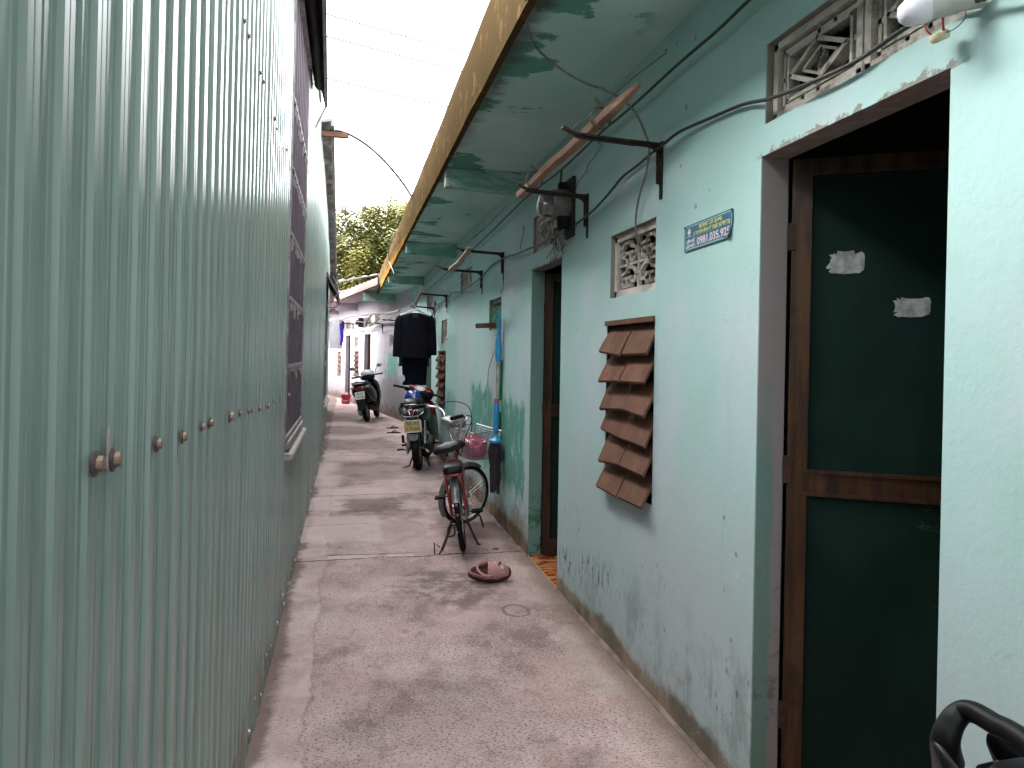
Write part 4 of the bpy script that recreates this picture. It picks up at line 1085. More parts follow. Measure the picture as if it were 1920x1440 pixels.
for (l, lab) in (([(884, 490, 1.3), (862, 520, 1.2), (838, 545, 1.25), (826, 548, 1.3)], 'fine line crossing the vent above the bricked up doorway'), ([(872, 522, 1.28), (845, 545, 1.2), (842, 590, 1.3)], 'fine line drooping left of the vent above the bricked up doorway')):
    cable('wire', [onX(a, b, x) for a, b, x in l], .0026, M_COPPER, lab, smooth=0, cat='wire')
# cables along the far wall
def farpts(lst, n=.04):
    out = []
    for px, py in lst:
        s, z = onFar(px, py); out.append(FW.p(s, z, -n))
    return out
cable('power_cable', farpts([(775, 583), (755, 588), (735, 588), (718, 590), (700, 592), (680, 593), (662, 598), (645, 600), (622, 600)], .3), .026, M_CABLE_G, 'long crooked pole of bundled grey cables along the far white wall', n=6)
cable('power_cable', farpts([(748, 604), (735, 607), (718, 608), (705, 616), (690, 621), (676, 620), (664, 614), (655, 618), (642, 620), (632, 612), (624, 604)], .05), .012, M_CABLE, 'sagging dark cable under the vents of the far white wall')
cable('power_cable', farpts([(752, 598), (720, 606), (700, 605), (675, 602), (655, 601), (640, 606), (624, 610)], .22), .010, M_CABLE, 'thin upper cable between the rusty brackets of the far white wall')
for i, (px, py, dx, lab) in enumerate(((681, 605, 0, 'rusty meter box with wires right of the far middle doorway vent'), (645, 610, 0, 'rusty meter box with wires left on the far white wall'))):
    s, z = onFar(px, py); t = thing('electric_meter', lab, 'meter', FW.p(s, z), (0, 0, 0), 'meters on the far white wall')
    MB().cbox((0, -.07, 0), (.2, .12, .26), Matrix(((FD.x, FN.x, 0, 0), (FD.y, FN.y, 0, 0), (0, 0, 1, 0), (0, 0, 0, 1)))).build('case', M_RUST, t, bevel=.01)
    MB().lathe([(.07, 0), (.07, .05), (.05, .09), (0, .1)], 14, Matrix.Translation(FN * -.13) @ Vector((0, 0, 1)).rotation_difference(-FN).to_matrix().to_4x4()).build('glass_dome', M_MGLASS, t, smooth=True)
for l, r_, lab in ((farpts([(712, 612), (716, 600), (723, 592)], .35), .022, 'short forked stick propped on the far wall cables, left one'), (farpts([(720, 612), (732, 604), (738, 598)], .35), .022, 'short forked stick propped on the far wall cables, right one')):
    cable('dry_stick', l, r_, M_BRANCH, lab, cat='stick')

# ------------------------------------------------------------------ timber and sticks lying over the brackets
a = onX(1198, 160, 1.09); b = onX(974, 366, .99)
d = (b - a); m = MB(); secs = []
for i in range(13):
    t = i / 12; p = a.lerp(b, t) + Vector((.002 * math.sin(i * 1.3), 0, .0025 * math.sin(i * .9 + 1)))
    w_, h_ = .022, .019
    if t < .12: w_ *= .35 + t / .12 * .65; h_ *= .5 + t / .12 * .5
    x = d.normalized().cross(Vector((0, 0, 1))).normalized(); y = x.cross(d.normalized())
    rr = [1 + .12 * mnoise.noise(Vector((i * .8, k * 3, 1))) for k in range(4)]
    secs.append([p + x * w_ * sx * rr[k] + y * h_ * sy * rr[k] for k, (sx, sy) in enumerate(((-1, -1), (1, -1), (1, 1), (-1, 1)))])
m.loft(secs); tag(m.build('timber_batten', M_PLANK, None, bevel=.002), 'long rough wooden batten lying across the two nearest iron brackets', 'timber')
for (px, py, X, lab) in ((1128, 215, 1.05, 'small coil of binding wire round the middle of the wooden batten'), (1003, 333, 1.0, 'small coil of binding wire round the far end of the wooden batten')):
    c = onX(px, py, X); m = MB(); rnd = random.Random(px)
    for k in range(3): m.torus(c + Vector((0, k * .012, -.01)), .047, .0022, axis=(d.x + rnd.uniform(-.3, .3), d.y, d.z + rnd.uniform(-.3, .3)), n=24, m=5)
    m.tube([c + Vector((0, 0, .045)), c + Vector((-.02, .03, .08)), c + Vector((.0, .07, .075)), c + Vector((.02, .05, .05))], .002, 5, smooth=4)
    tag(m.build('binding_wire', M_COPPER, None), lab, 'wire', 'binding wire on the batten')
st = [onX(a_, b_, x) for a_, b_, x in ((881, 463, .97), (876, 474, .97), (868, 483, .96), (862, 492, .95), (852, 499, .95), (846, 506, .95))]
tag(MB().tube(st, [.017, .024, .02, .028, .022, .03], 7, smooth=4).build('crooked_stick', M_BRANCH, None, smooth=True), 'short crooked dry branch resting over the third and fourth brackets', 'stick')
rod = [onX(a_, b_, x) for a_, b_, x in ((791, 543, .98), (786, 553, .955), (779, 574, .93))]
rod[-1] = onY(778, 572, 11.5)
tag(MB().tube([onY(790, 545, 9.8), onY(785, 556, 10.4), onY(779, 571, 11.2), onY(776, 577, 12.2)], .022, 8).build('clothes_pole', M_BRANCH, None, smooth=True), 'short grey clothes pole that the black jacket hangs from', 'pole')

# ------------------------------------------------------------------ meter over the second door
mc = Vector((XW, 4.62, 0)); mp = onX(1071, 385, XW); mc = Vector((XW, mp.y, mp.z))
t = thing('electric_meter', 'round glass domed electric meter on a dark board above the second door', 'meter', mc)
MB().box((-.022, -.10, -.20), (-.002, .10, .16)).build('back_board', M_MBASE, t, bevel=.004)
RX = Matrix.Rotation(R(-90), 4, 'Y')
MB().lathe([(.088, .022), (.092, .05), (.090, .12), (.082, .13)], 28, RX).build('case', M_MBOX, t, smooth=True)
MB().lathe([(.080, .125), (.081, .17), (.076, .195), (.055, .21), (0, .214)], 28, RX).build('glass_dome', M_MGLASS, t, smooth=True)
MB().box((-.10, -.05, -.15), (-.022, .05, -.07)).build('terminal_box', M_BLACK, t, bevel=.006)
m = MB(); m.cbox((-.06, 0, .11), (.05, .05, .05)); m.cbox((-.05, .06, .10), (.03, .02, .06)); m.build('lug', M_BLACK, t, bevel=.005)
m = MB()
for k in range(6): m.tube([(-.05, -.04 + .016*k, -.14), (-.06, -.04 + .018*k, -.19), (-.03, -.02 + .02*k, -.25)], .0035, 5, smooth=3)
m.build('leads', M_CABLE_G, t, smooth=True)

# ------------------------------------------------------------------ bulb and ceramic rose at the top right
b0 = onX(1712, 22, XW - .13)
t = thing('light_bulb', 'white frosted bulb in its holder on the wall above the first door', 'bulb', b0)
ax = Matrix.Rotation(R(-90), 4, 'Y'); dirv = (onX(1860, -8, XW) - b0).normalized()
Mb = Vector((0, 0, 1)).rotation_difference(dirv).to_matrix().to_4x4()
MB().lathe([(0, -.032), (.016, -.029), (.027, -.016), (.031, .002), (.030, .018), (.026, .034)], 26, Mb).build('globe', M_BULB, t, smooth=True)
MB().lathe([(.026, .034), (.024, .044), (.023, .085), (.020, .09), (.020, .135), (.012, .14)], 26, Mb).build('holder', M_BULBB, t, smooth=True)
c0 = onX(1762, 68, XW - .045)
t = thing('lamp_rose', 'cream ceramic ring hanging by red wires below the bulb', 'lamp holder', c0)
Mc = Vector((0, 0, 1)).rotation_difference(Vector((-.5, -.15, .85)).normalized()).to_matrix().to_4x4()
MB().lathe([(.006, -.008), (.018, -.009), (.021, -.004), (.021, .004), (.018, .009), (.006, .008), (.006, -.008)], 24, Mc).build('ring', M_CREAM, t, smooth=True)
m = MB()
for (dy, px, py) in ((.016, 1736, 40), (-.014, 1778, -4), (-.010, 1787, -6)):
    e_ = onX(px, py, XW - .05) - c0; m.tube([(0, dy, .004), (e_.x*.5 - .01, (dy + e_.y)/2, e_.z*.5), tuple(e_)], .0021, 6, smooth=5)
m.build('red_wires', M_REDW, t, smooth=True)
e1 = onX(1808, -4, XW - .03) - c0
MB().tube([(0, -.018, .0), (.0, -.05, .0), (.01, -.062, .02), tuple(e1)], .0011, 5, smooth=5).build('black_wire', M_CABLE, t, smooth=True)

# ------------------------------------------------------------------ phone number sign
def text_obj(txt, size, M, mat, parent, name='lettering', sx=1.0, bold=0.0, align='LEFT'):
    cu = bpy.data.curves.new('lettering', 'FONT'); cu.body = txt; cu.size = size; cu.align_x = align; cu.offset = bold * size; cu.extrude = .0004
    tmp = bpy.data.objects.new('tmp', cu); COL.objects.link(tmp)
    bpy.context.view_layer.update()
    me = bpy.data.meshes.new_from_object(tmp.evaluated_get(bpy.context.evaluated_depsgraph_get()))
    bpy.data.objects.remove(tmp)
    me.transform(M @ Matrix.Diagonal((sx, 1, 1, 1))); me.materials.clear(); me.materials.append(mat)
    o = bpy.data.objects.new(name, me); COL.objects.link(o); o.parent = parent
    return o
def fit_text(txt, x0, x1, y0, h, M, mat, parent, bold=.0):
    cu = bpy.data.curves.new('t', 'FONT'); cu.body = txt; cu.size = 1; tmp = bpy.data.objects.new('tmp', cu); COL.objects.link(tmp); bpy.context.view_layer.update()
    wd = tmp.dimensions.x; bpy.data.objects.remove(tmp)
    size = h / .72; sx = (x1 - x0) / (wd * size)
    return text_obj(txt, size, M @ Matrix.Translation((x0, y0, 0)), mat, parent, sx=sx, bold=bold)
# corners of the sign on the wall; its own x runs towards the camera (to the reader's right)
sTL, sTR, sBR, sBL = onX(1285, 423, XW), onX(1376, 390, XW), onX(1372, 441, XW), onX(1285, 474, XW)
SW = (sTL - sTR).length * .995; SH = ((sTL - sBL).length + (sTR - sBR).length) / 2
t = thing('phone_number_sign', 'small faded blue sign with yellow words and a white phone number', 'sign', sBL)
ex = ((sTR + sBR) / 2 - (sTL + sBL) / 2).normalized(); ez = Vector((0, 0, 1)); ez = (ez - ex * ez.dot(ex)).normalized(); en = ex.cross(ez)  # out of the wall
if en.x > 0: en = -en
def SM(off=0): return Matrix(((ex.x, ez.x, en.x, en.x*off), (ex.y, ez.y, en.y, en.y*off), (ex.z, ez.z, en.z, en.z*off), (0, 0, 0, 1)))
w_, h_ = SW, SH
MB().prism([(0, 0), (w_*.80, 0), (w_*.92, h_*.02), (w_*.965, h_*.10), (w_, h_*.55), (w_, h_*.97), (w_*.985, h_), (0, h_)], .003, SM(.002)).build('plate', M_SIGN, t)
MB().add([SM(.006) @ Vector(p) for p in ((w_*.88, .001, 0), (w_*.95, 0, .008), (w_*.985, h_*.26, .009), (w_*.965, h_*.30, 0))], [(0, 1, 2, 3)]).build('curled_corner', M_MBOX, t)
m = MB(); q = SM(.0052); bw = .0016; i_ = .0065
def fr_(x0, y0, x1, y1): m.add([q @ Vector(p) for p in ((x0, y0, 0), (x1, y0, 0), (x1, y1, 0), (x0, y1, 0))], [(0, 1, 2, 3)])
fr_(i_*2.4, i_, w_*.83, i_ + bw); fr_(i_*2.4, h_ - i_ - bw, w_ - i_*2, h_ - i_); fr_(i_, i_*2.2, i_ + bw, h_ - i_*2.2); fr_(w_ - i_ - bw, h_*.40, w_ - i_, h_ - i_*2)
m.build('border_line', M_SWHT, t)
LT = SM(.0055)
fit_text('INTERNET CÁP QUANG', w_*.335, w_*.80, h_*.735, h_*.15, LT, M_SYEL, t, .008)
fit_text('& TRUYỀN HÌNH KỸ THUẬT SỐ VIETTEL', w_*.215, w_*.955, h_*.525, h_*.15, LT, M_SYEL, t, .008)
fit_text('0981.035.925', w_*.29, w_*.945, h_*.14, h_*.29, LT, M_SPNK, t, .012)
fit_text('LIÊN HỆ', w_*.055, w_*.235, h_*.31, h_*.12, LT, M_SWHT, t, .008)
fit_text('LẮP ĐẶT:', w_*.045, w_*.25, h_*.12, h_*.12, LT, M_SWHT, t, .008)
m = MB(); n_ = 28; cxx, cyy, rr = w_*.115, h_*.72, h_*.135
ring = [(cxx + rr*math.cos(2*math.pi*k/n_), cyy + rr*math.sin(2*math.pi*k/n_)) for k in range(n_)]
m.prism(ring, .0004, SM(.0054)); m.build('emblem', M_SWHT, t)
m = MB()
for sgn in (1, -1):
    pts = [(cxx + sgn*rr*.75*math.cos(a_), cyy + sgn*(rr*.62*math.sin(a_) - .0)) for a_ in [R(v) for v in range(15, 175, 16)]]
    for p0, p1 in zip(pts[:-1], pts[1:]): m.bar(SM(.0062) @ Vector((*p0, 0)), SM(.0062) @ Vector((*p1, 0)), .0022, .0005, up=en)
m.build('emblem_swirl', M_SIGN, t)
MB().add([SM(.0056) @ Vector(p) for p in ((w_*.05, h_*.535, 0), (w_*.185, h_*.535, 0), (w_*.185, h_*.552, 0), (w_*.05, h_*.552, 0))], [(0, 1, 2, 3)]).build('emblem_line', M_SWHT, t)
for (cx_, cz_) in ((.004, h_ - .004), (w_ - .006, h_ - .005)):
    MB().lathe([(.0045, 0), (.003, .003), (0, .0035)], 8, SM(.005) @ Matrix.Translation((cx_, cz_, 0))).build('nail', M_RUST, t)

# ------------------------------------------------------------------ mop, green handle, things at the small window
X1 = XW - .055
top = onX(937, 583, XW - .03); jn = onX(929, 825, XW - .07)
t = thing('mop', 'blue and steel twist mop leaning head down against the turquoise wall', 'mop', jn)
L = lambda k: (top - jn) * k
def seg(a_, b_, r_, name, mat, n=12, rs=None):
    MB().tube([L(a_), L((a_+b_)/2), L(b_)], rs or r_, n).build(name, mat, t, smooth=True)
seg(.60, 1.0, .020, 'upper_sleeve', M_BPL, rs=[.024, .02, .013])
seg(.63, .78, .03, 'hand_grip', M_BPL, rs=[.028, .032, .028])
seg(.30, .62, .013, 'handle', M_STEEL)
seg(.285, .315, .022, 'collar', M_PINKR)
m = MB(); kk = [.03 + .004 * (i % 2) for i in range(9)]
m.tube([L(.04 + .25 * i / 8) for i in range(9)], [.020, .022, .027, .024, .029, .025, .029, .026, .022], 12); m.build('twist_grip', M_BPL, t, smooth=True)
dn = (jn - top).normalized()
MB().lathe([(.020, .05), (.030, .03), (.075, .008), (.088, 0), (.088, -.02), (.070, -.022)], 24, Matrix.Diagonal((.62, 1, 1, 1))).build('mop_head', M_BPL, t, smooth=True)
m = MB(); rnd = random.Random(3)
for i in range(80):
    a_ = rnd.uniform(0, 6.28); rr = rnd.uniform(.2, 1); x, y = rr*.040*math.cos(a_), rr*.078*math.sin(a_)
    l_ = rnd.uniform(.30, .47); wx, wy = rnd.uniform(-.006, .006), rnd.uniform(-.012, .012)
    m.tube([(x*.9, y*.7, -.018), (x*1.3 + wx*2, y*1.05 + wy*2, -l_*.2), (x*1.35 + wx*3, y*1.05 + wy*2, -l_*.42), (x*.8 - wx, y*.55 - wy, -l_*.56), (x*1.1 + wx*2, y*.62 + wy*1.4, -l_*.75), (x*1.0 + wx, y*.5 - wy, -l_)], .0062, 5, smooth=3)
m.build('yarn', M_MOP, t, smooth=True)
ga, gb = onX(943, 598, XW - .012), onX(936, 815, XW - .012)
t = thing('squeegee_handle', 'thin green and white pole standing behind the blue mop', 'pole', gb)
MB().tube([(0, 0, 0), (ga - gb)], .008, 8).build('shaft', M_WHITEP, t, smooth=True)
MB().tube([(ga - gb) * .30, (ga - gb) * .65], .014, 8).build('grip', M_GPL, t, smooth=True)
MB().tube([(ga - gb) * .02, (ga - gb) * .2], .014, 8).build('grip', M_GPL, t, smooth=True)
mtag = MB(); y0_, y1_, z0_, z1_ = small[0] + .01, small[1] - .08, small[2] + .01, small[3] - .085
for i in range(15):
    z = z0_ + (z1_ - z0_) * i / 14; pts = [(XW + .018 + .006*math.sin(q), y0_ + (y1_ - y0_) * q / 16, z + .006*math.sin(q*1.6 + i)) for q in range(17)]
    mtag.tube(pts, .0065, 5)
for i in range(16):
    y = y0_ + (y1_ - y0_) * i / 15; mtag.tube([(XW + .022, y, z0_), (XW + .022, y, z1_)], .0035, 4)
mtag.box((XW + .026, y0_, z0_), (XW + .030, y1_, z1_))
tag(mtag.build('green_mesh', M_GPL, None), 'green plastic mesh blocking the small window above the mop', 'mesh')
wb = onX(930, 608, XW); m = MB(); m.bar((XW + .02, wb.y + .1, wb.z - .005), (XW - .17, wb.y + .12, wb.z - .015), .03, .045)
tag(m.build('wood_block', M_CLAY, None, bevel=.003), 'brown wooden block sticking out of the window with green mesh', 'block')

# ------------------------------------------------------------------ clothes
def cloth_loft(mb, secs, n=22, fold=.012, seed=0):     # secs: (z, cx, half width, half depth, cy)
    rg = []
    for (z, cx, hw, hd, cy) in secs:
        r_ = []
        for k in range(n):
            a_ = 2*math.pi*k/n; ca, sa = math.cos(a_), math.sin(a_)
            f_ = fold * mnoise.noise(Vector((ca*hw*22 + seed, z*2.2, seed)))
            r_.append((cx + hw*math.copysign(abs(ca)**.8, ca), cy + hd*math.copysign(abs(sa)**.9, sa) + f_ * (1 if sa > 0 else -1), z))
        rg.append(r_)
    mb.loft(rg)
jc = onY(779, 577, 11.2)
zt = jc.z
t = thing('jacket_on_hanger', 'black jacket hanging on a white coat hanger from the clothes pole', 'jacket', (jc.x, 11.2, zt))
m = MB()
cloth_loft(m, [(-.075, 0, .07, .035, 0), (-.10, 0, .15, .05, 0), (-.125, 0, .22, .06, 0), (-.19, 0, .235, .075, 0), (-.35, 0, .22, .08, 0), (-.5, .005, .225, .08, 0), (-.66, .0, .235, .085, 0), (-.72, .0, .235, .08, 0)], fold=.045, seed=2)
m.build('body', M_NAVY, t, smooth=True)
for sx in (-1, 1):
    m = MB(); pts = [(sx*.19, 0, -.135), (sx*.222, 0, -.2), (sx*.236, .01, -.35), (sx*.248, -.01, -.52), (sx*.256, -.005, -.71 + (.03 if sx > 0 else 0))]
    m.tube(pts, [.05, .068, .068, .064, .062], 12, smooth=4); m.build('sleeve', M_NAVY, t, smooth=True)
MB().cbox((0, -.055, -.115), (.085, .004, .07)).build('neck_label', M_MBASE, t)
m = MB(); m.tube([(-.22, 0, -.115), (-.12, 0, -.075), (-.03, 0, -.035), (.03, 0, -.035), (.12, 0, -.075), (.22, 0, -.115)], .011, 8, smooth=4)
m.tube([(0, 0, -.03), (0, 0, .01), (-.022, 0, .035), (-.005, 0, .058), (.02, 0, .045)], .006, 8, smooth=4); m.build('hanger', M_WHITEP, t, smooth=True)
t2 = thing('trousers', 'dark navy trousers hanging below the black jacket', 'trousers', (jc.x + .01, 11.32, zt - .62))
m = MB()
cloth_loft(m, [(.05, 0, .20, .03, 0), (-.1, 0, .19, .035, 0), (-.3, .0, .18, .035, 0), (-.5, .0, .17, .03, 0)], fold=.012, seed=5)
m.build('legs', M_NAVY2, t2, smooth=True)
MB().cbox((0, 0, .05), (.32, .05, .03)).build('waistband', M_NAVY2, t2, bevel=.006)
m = MB(); cloth_loft(m, [(.12, 0, .10, .02, 0), (.05, 0, .225, .03, 0), (-.2, 0, .22, .03, 0), (-.25, .0, .23, .028, 0)], fold=.012, seed=8)
o = m.build('teal_shirt', M_TEALC, None, smooth=True); o.location = (jc.x + .015, 11.5, zt - .60); tag(o, 'dark teal shirt hanging behind the black jacket, its hem showing', 'shirt')
fc = FW.p(*[0, 0]) ; wl = onY(629, 600, 23.5)
t = thing('white_shirt', 'white shirt with a blue stripe hanging at the far end by the metal wall', 'shirt', wl)
m = MB(); cloth_loft(m, [(.05, 0, .08, .03, 0), (.0, 0, .17, .05, 0), (-.4, .0, .19, .06, 0), (-.85, .02, .20, .06, 0)], fold=.04, seed=12)
m.tube([(-.15, 0, -.03), (-.24, 0, -.25), (-.27, 0, -.5)], [.06, .06, .055], 10, smooth=3)
m.build('body', M_WCLOTH, t, smooth=True)
MB().tube([(.15, -.05, -.1), (.19, -.06, -.35), (.20, -.06, -.55), (.16, -.06, -.75)], [.035, .05, .045, .03], 8, smooth=3).build('stripe', M_BCLOTH, t, smooth=True)

# ------------------------------------------------------------------ bucket
bc = onZ(648, 757, 0)
t = thing('bucket', 'red plastic bucket with a wire handle at the foot of the far wall', 'bucket', bc)
MB().lathe([(.0, .0), (.115, .0), (.15, .24), (.158, .24), (.158, .265), (.148, .265), (.143, .24), (.108, .012), (0, .012)], 26).build('pail', M_BUCK, t, smooth=True)
m = MB(); m.tube([(.155*math.cos(a_), -.155*abs(math.sin(a_))*.85 - .0, .25 - .16*math.sin(a_)) for a_ in [R(v) for v in range(0, 181, 15)]], .005, 6); m.build('handle', M_SWHT, t, smooth=True)
o = MB().body([(-.03, 0, .03, .03, .03), (0, 0, .035, .05, .035), (.04, .01, .03, .03, .03)], 12).build('white_cup', M_WHITEP, None, smooth=True); o.location = bc + Vector((.03, -.02, .26)); tag(o, 'small white plastic cup standing on top of the red bucket', 'cup')

# ------------------------------------------------------------------ clog and slippers
cc = onZ(918, 1088, 0)
t = thing('clog', 'pink foam clog with a dark maroon sole lying on the path before the second door', 'shoe', cc)
t.rotation_euler = (R(40), 0, R(-10)); t.location.z = .034; t.scale = (1.08, 1.12, 1.1)
def outline(n=40, L_=.255, Wd=.098):                   # sole outline, heel at -x, toe at +x
    pts = []
    for k in range(n):
        a_ = 2*math.pi*k/n; ca, sa = math.cos(a_), math.sin(a_)
        x = L_/2*ca; wid = Wd/2*(1 + .20*ca - .10*math.cos(2*a_)); y = wid*math.copysign(abs(sa)**.85, sa) + .006*ca
        pts.append((x, y))
    return pts
O = outline()
m = MB(); rg = []
for (s_, z) in ((.94, -.0), (1.03, .006), (1.05, .022), (1.02, .034), (.97, .036)):
    rg.append([(x*s_, y*s_*(1 + (.05 if (k // 2) % 2 and z < .03 and z > 0 else 0)), z + (.006 if (z > .03 and (k // 2) % 2) else 0)) for k, (x, y) in enumerate(O)])
m.loft(rg); m.build('sole', M_MAROON, t, smooth=True)
def upz(x):                                            # height of the upper along the shoe
    return .034 + max(0, .062 - 7.5*(x - .035)**2) if x > -.005 else .034 + .024
m = MB(); vs = []; NU, NV = 20, 18                     # vamp as a dome over the front
for i in range(NU + 1):
    x = -.012 + (.128) * i / NU
    xx_ = min(.998, max(-.99, x / .1275)); a_ = math.acos(xx_); hw = .049*(1 + .20*xx_ - .10*math.cos(2*a_))*max(.02, math.sin(a_))**.85
    hgt = .064 * math.sqrt(max(0, 1 - ((x + .012)/.130)**2.6)) * (1 - .06*i/NU)
    for j in range(NV + 1):
        b_ = math.pi * j / NV; vs.append((x, hw*math.cos(b_)*.99 + .006*xx_, .034 + hgt*math.sin(b_)**.75))
fs = [(i*(NV+1)+j, i*(NV+1)+j+1, (i+1)*(NV+1)+j+1, (i+1)*(NV+1)+j) for i in range(NU) for j in range(NV)]
m.add(vs, fs); ins = [(x*.96 - .001, y*.93, .034 + (z - .034)*.93) for x, y, z in vs]; m.add(ins, fs)
m.build('vamp', M_PINK, t, smooth=True)
m = MB(); wall_ = [(x, y) for x, y in O if x < .02]; wall_.sort(key=lambda p: math.atan2(p[1], -p[0]))
rg = []
for (x, y) in wall_:
    hh = .026 + .012 * (x > -.02) ; dx, dy = -x, -y; l_ = math.hypot(dx, dy); dx, dy = dx/l_*.007, dy/l_*.007
    rg.append([(x, y, .034), (x, y, .034 + hh), (x + dx, y + dy, .034 + hh), (x + dx, y + dy, .034)])
m.loft(rg); m.build('heel_rim', M_PINK, t, smooth=True)
m = MB(); m.add([(x*.95, y*.95, .038) for x, y in O], [tuple(range(len(O)))]); m.build('insole', simple('pink_insole', (.55, .25, .235), .8), t)
m = MB(); pts = []
for k in range(13):
    a_ = math.pi * k / 12; pts.append((.0 - .058*math.sin(a_) - .02, .049*math.cos(a_), .068 + .022*math.sin(a_)))
pts = [(.01, .052, .062)] + pts + [(.01, -.052, .062)]
m.tube(pts, .0085, 8, smooth=2, flat=.45); m.build('heel_strap', M_PINK, t, smooth=True)
for sy in (-1, 1): MB().lathe([(.007, 0), (.006, .004), (0, .005)], 10, Matrix.Translation((.008, sy*.054, .062)) @ Matrix.Rotation(R(-90*sy), 4, 'X')).build('rivet', M_MAROON, t)
rnd = random.Random(8)
for i, (x, y) in enumerate(((.03, .026), (.055, .012), (.075, -.004), (.045, -.02), (.062, .03), (.085, -.022))):
    xx_ = x/.1275; hgt = .064*math.sqrt(max(0, 1 - ((x + .012)/.130)**2.6)); a_ = math.acos(xx_); hw = .049*(1+.2*xx_-.1*math.cos(2*a_))*math.sin(a_)**.85
    cb = max(-1, min(1, (y - .006*xx_)/(hw*.99))); z = .034 + hgt*(math.sqrt(1-cb*cb))**.75
    mt = (M_WHITEP, M_TRED, M_WHITEP, M_CREAM, M_INKB, M_WHITEP)[i]
    m = MB(); m.lathe([(.0085 if i % 2 == 0 else .006, -.003), (.0085 if i % 2 == 0 else .006, .003), (.004, .006), (0, .0065)], 12, Matrix.Translation((x, y, z)) @ Matrix.Rotation(-cb*1.0, 4, 'X')); c_ = m.build('charm', mt, t, smooth=True)
    MB().lathe([(.003, 0), (.002, .0015), (0, .002)], 8, Matrix.Translation((x, y, z + .006)) @ Matrix.Rotation(-cb*1.0, 4, 'X')).build('charm_dot', M_INKB, c_)
def flipflop(px, py, rz, lab, z=0):
    c = onZ(px, py, 0); t = thing('flip_flop', lab, 'sandal', c, (0, 0, rz), 'flip flops on the path'); o_ = outline(30, .26, .095)
    MB().loft([[(x, y, .002) for x, y in o_], [(x*1.01, y*1.01, .009) for x, y in o_], [(x, y, .017) for x, y in o_]]).build('sole', M_RUBBER, t, smooth=False)
    m = MB()
    for s_ in (-1, 1): m.tube([(.07, 0, .016), (.055, s_*.012, .035), (.01, s_*.036, .045), (-.03, s_*.042, .017)], .006, 6, smooth=4)
    m.build('strap', M_BLACK, t, smooth=True)
flipflop(736, 803, R(10), 'dark flip flop left of the red motorbike, the farther of two', 0); flipflop(738, 812, R(-5), 'dark flip flop left of the red motorbike, the nearer of two')
rc = onZ(929, 1029, 0.006)
o = MB().torus((0, 0, 0), .022, .0022, axis=(0, 0, 1), n=28, m=6).build('rubber_ring', M_RUBBER, None, smooth=True); o.location = rc; tag(o, 'tiny dark rubber ring lying flat on the concrete above the clog', 'ring')

# ------------------------------------------------------------------ lines across the sky
M_LINE = simple('line_sheath', (.02, .018, .02), .8, spec=.1)
for (a_, b_, lab) in (((560, 5), (960, 118), 'thin overhead line, the highest of the three across the white sky'), ((560, 48), (960, 152), 'thin overhead line, the middle one of the three across the white sky'), ((560, 128), (960, 222), 'thin overhead line, the lowest of the three across the white sky')):
    p0, p1 = onY(*a_, 24), onY(*b_, 27)
    e0 = p0 - (p1 - p0) * .8; e1 = p1 + (p1 - p0) * .8; md = (e0 + e1) / 2 - Vector((0, 0, .12))
    tag(MB().tube([e0, md, e1], .025, 6, smooth=8).build('overhead_line', M_LINE, None), lab, 'cable', 'overhead lines')
hp_ = [onY(a_, b_, y) for a_, b_, y in ((618, 245, 8.6), (640, 246, 8.6), (655, 252, 8.5), (685, 270, 8.5), (715, 296, 8.4), (742, 326, 8.35), (760, 350, 8.3), (776, 375, 8.2), (800, 405, 8.1))]
tag(MB().tube(hp_, .014, 8, smooth=4).build('arched_hose', M_HOSE, None, smooth=True), 'dark hose arching over the alley from the metal wall to the ochre eave', 'hose')
gl = [onX(a_, b_, x) for a_, b_, x in ((748, 433, .70), (742, 437, .60), (734, 450, .60), (729, 470, .62), (730, 490, .66), (735, 503, .668), (742, 520, .72), (752, 534, .9))]
cable('eave_cable', gl, .008, M_CABLE_G, 'grey cable bulging over the edge of the ochre eave near its far end')
# ------------------------------------------------------------------ vehicles
def V(*a): return Vector(a)
def wheel(parent, name, c, Rr, rt, fl, Mx=None, spokes=36, disc=False, rim=M_ALU, hubw=.03):
    Mx = Mx or Matrix.Identity(4)
    def fin(mb): mb.v = [tuple(Mx @ Vector(v)) for v in mb.v]; return mb
    W = fin(MB().torus(c, Rr - rt, rt, (1, 0, 0), 44, 12, flat=fl)).build(name, M_RUBBER, parent, smooth=True)
    m = MB(); m.torus(c, Rr - rt*1.75, rt*.42, (1, 0, 0), 40, 8, flat=1.5); fin(m).build('rim', rim, W, smooth=True)
    m = MB(); c = Vector(c)
    if disc:
        for k in range(6):
            a = k*math.pi/3; d_ = Vector((0, math.cos(a), math.sin(a))); m.bar(c + d_*.02, c + d_*(Rr - rt*1.8), .022, .022, up=(1, 0, 0))
    else:
        for k in range(spokes):
            a = 2*math.pi*k/spokes; b = a + (.5 if k % 2 else -.5); sx = hubw * (1 if (k // 2) % 2 else -1)
            m.bar(c + Vector((sx, math.cos(b)*.018, math.sin(b)*.018)), c + Vector((0, math.cos(a), math.sin(a)))*(Rr - rt*1.9), .0022, .0022)
    fin(m).build('spokes', M_STEEL, W)
    q = Matrix.Translation(c) @ Matrix.Rotation(R(90), 4, 'Y')
    fin(MB().lathe([(.012, -hubw-.015), (.014, -hubw), (.034 if disc else .022, -hubw), (.034 if disc else .016, hubw*.8), (.022, hubw), (.014, hubw), (.012, hubw+.015)], 16, q)).build('hub', M_ALU, W, smooth=True)
    return W
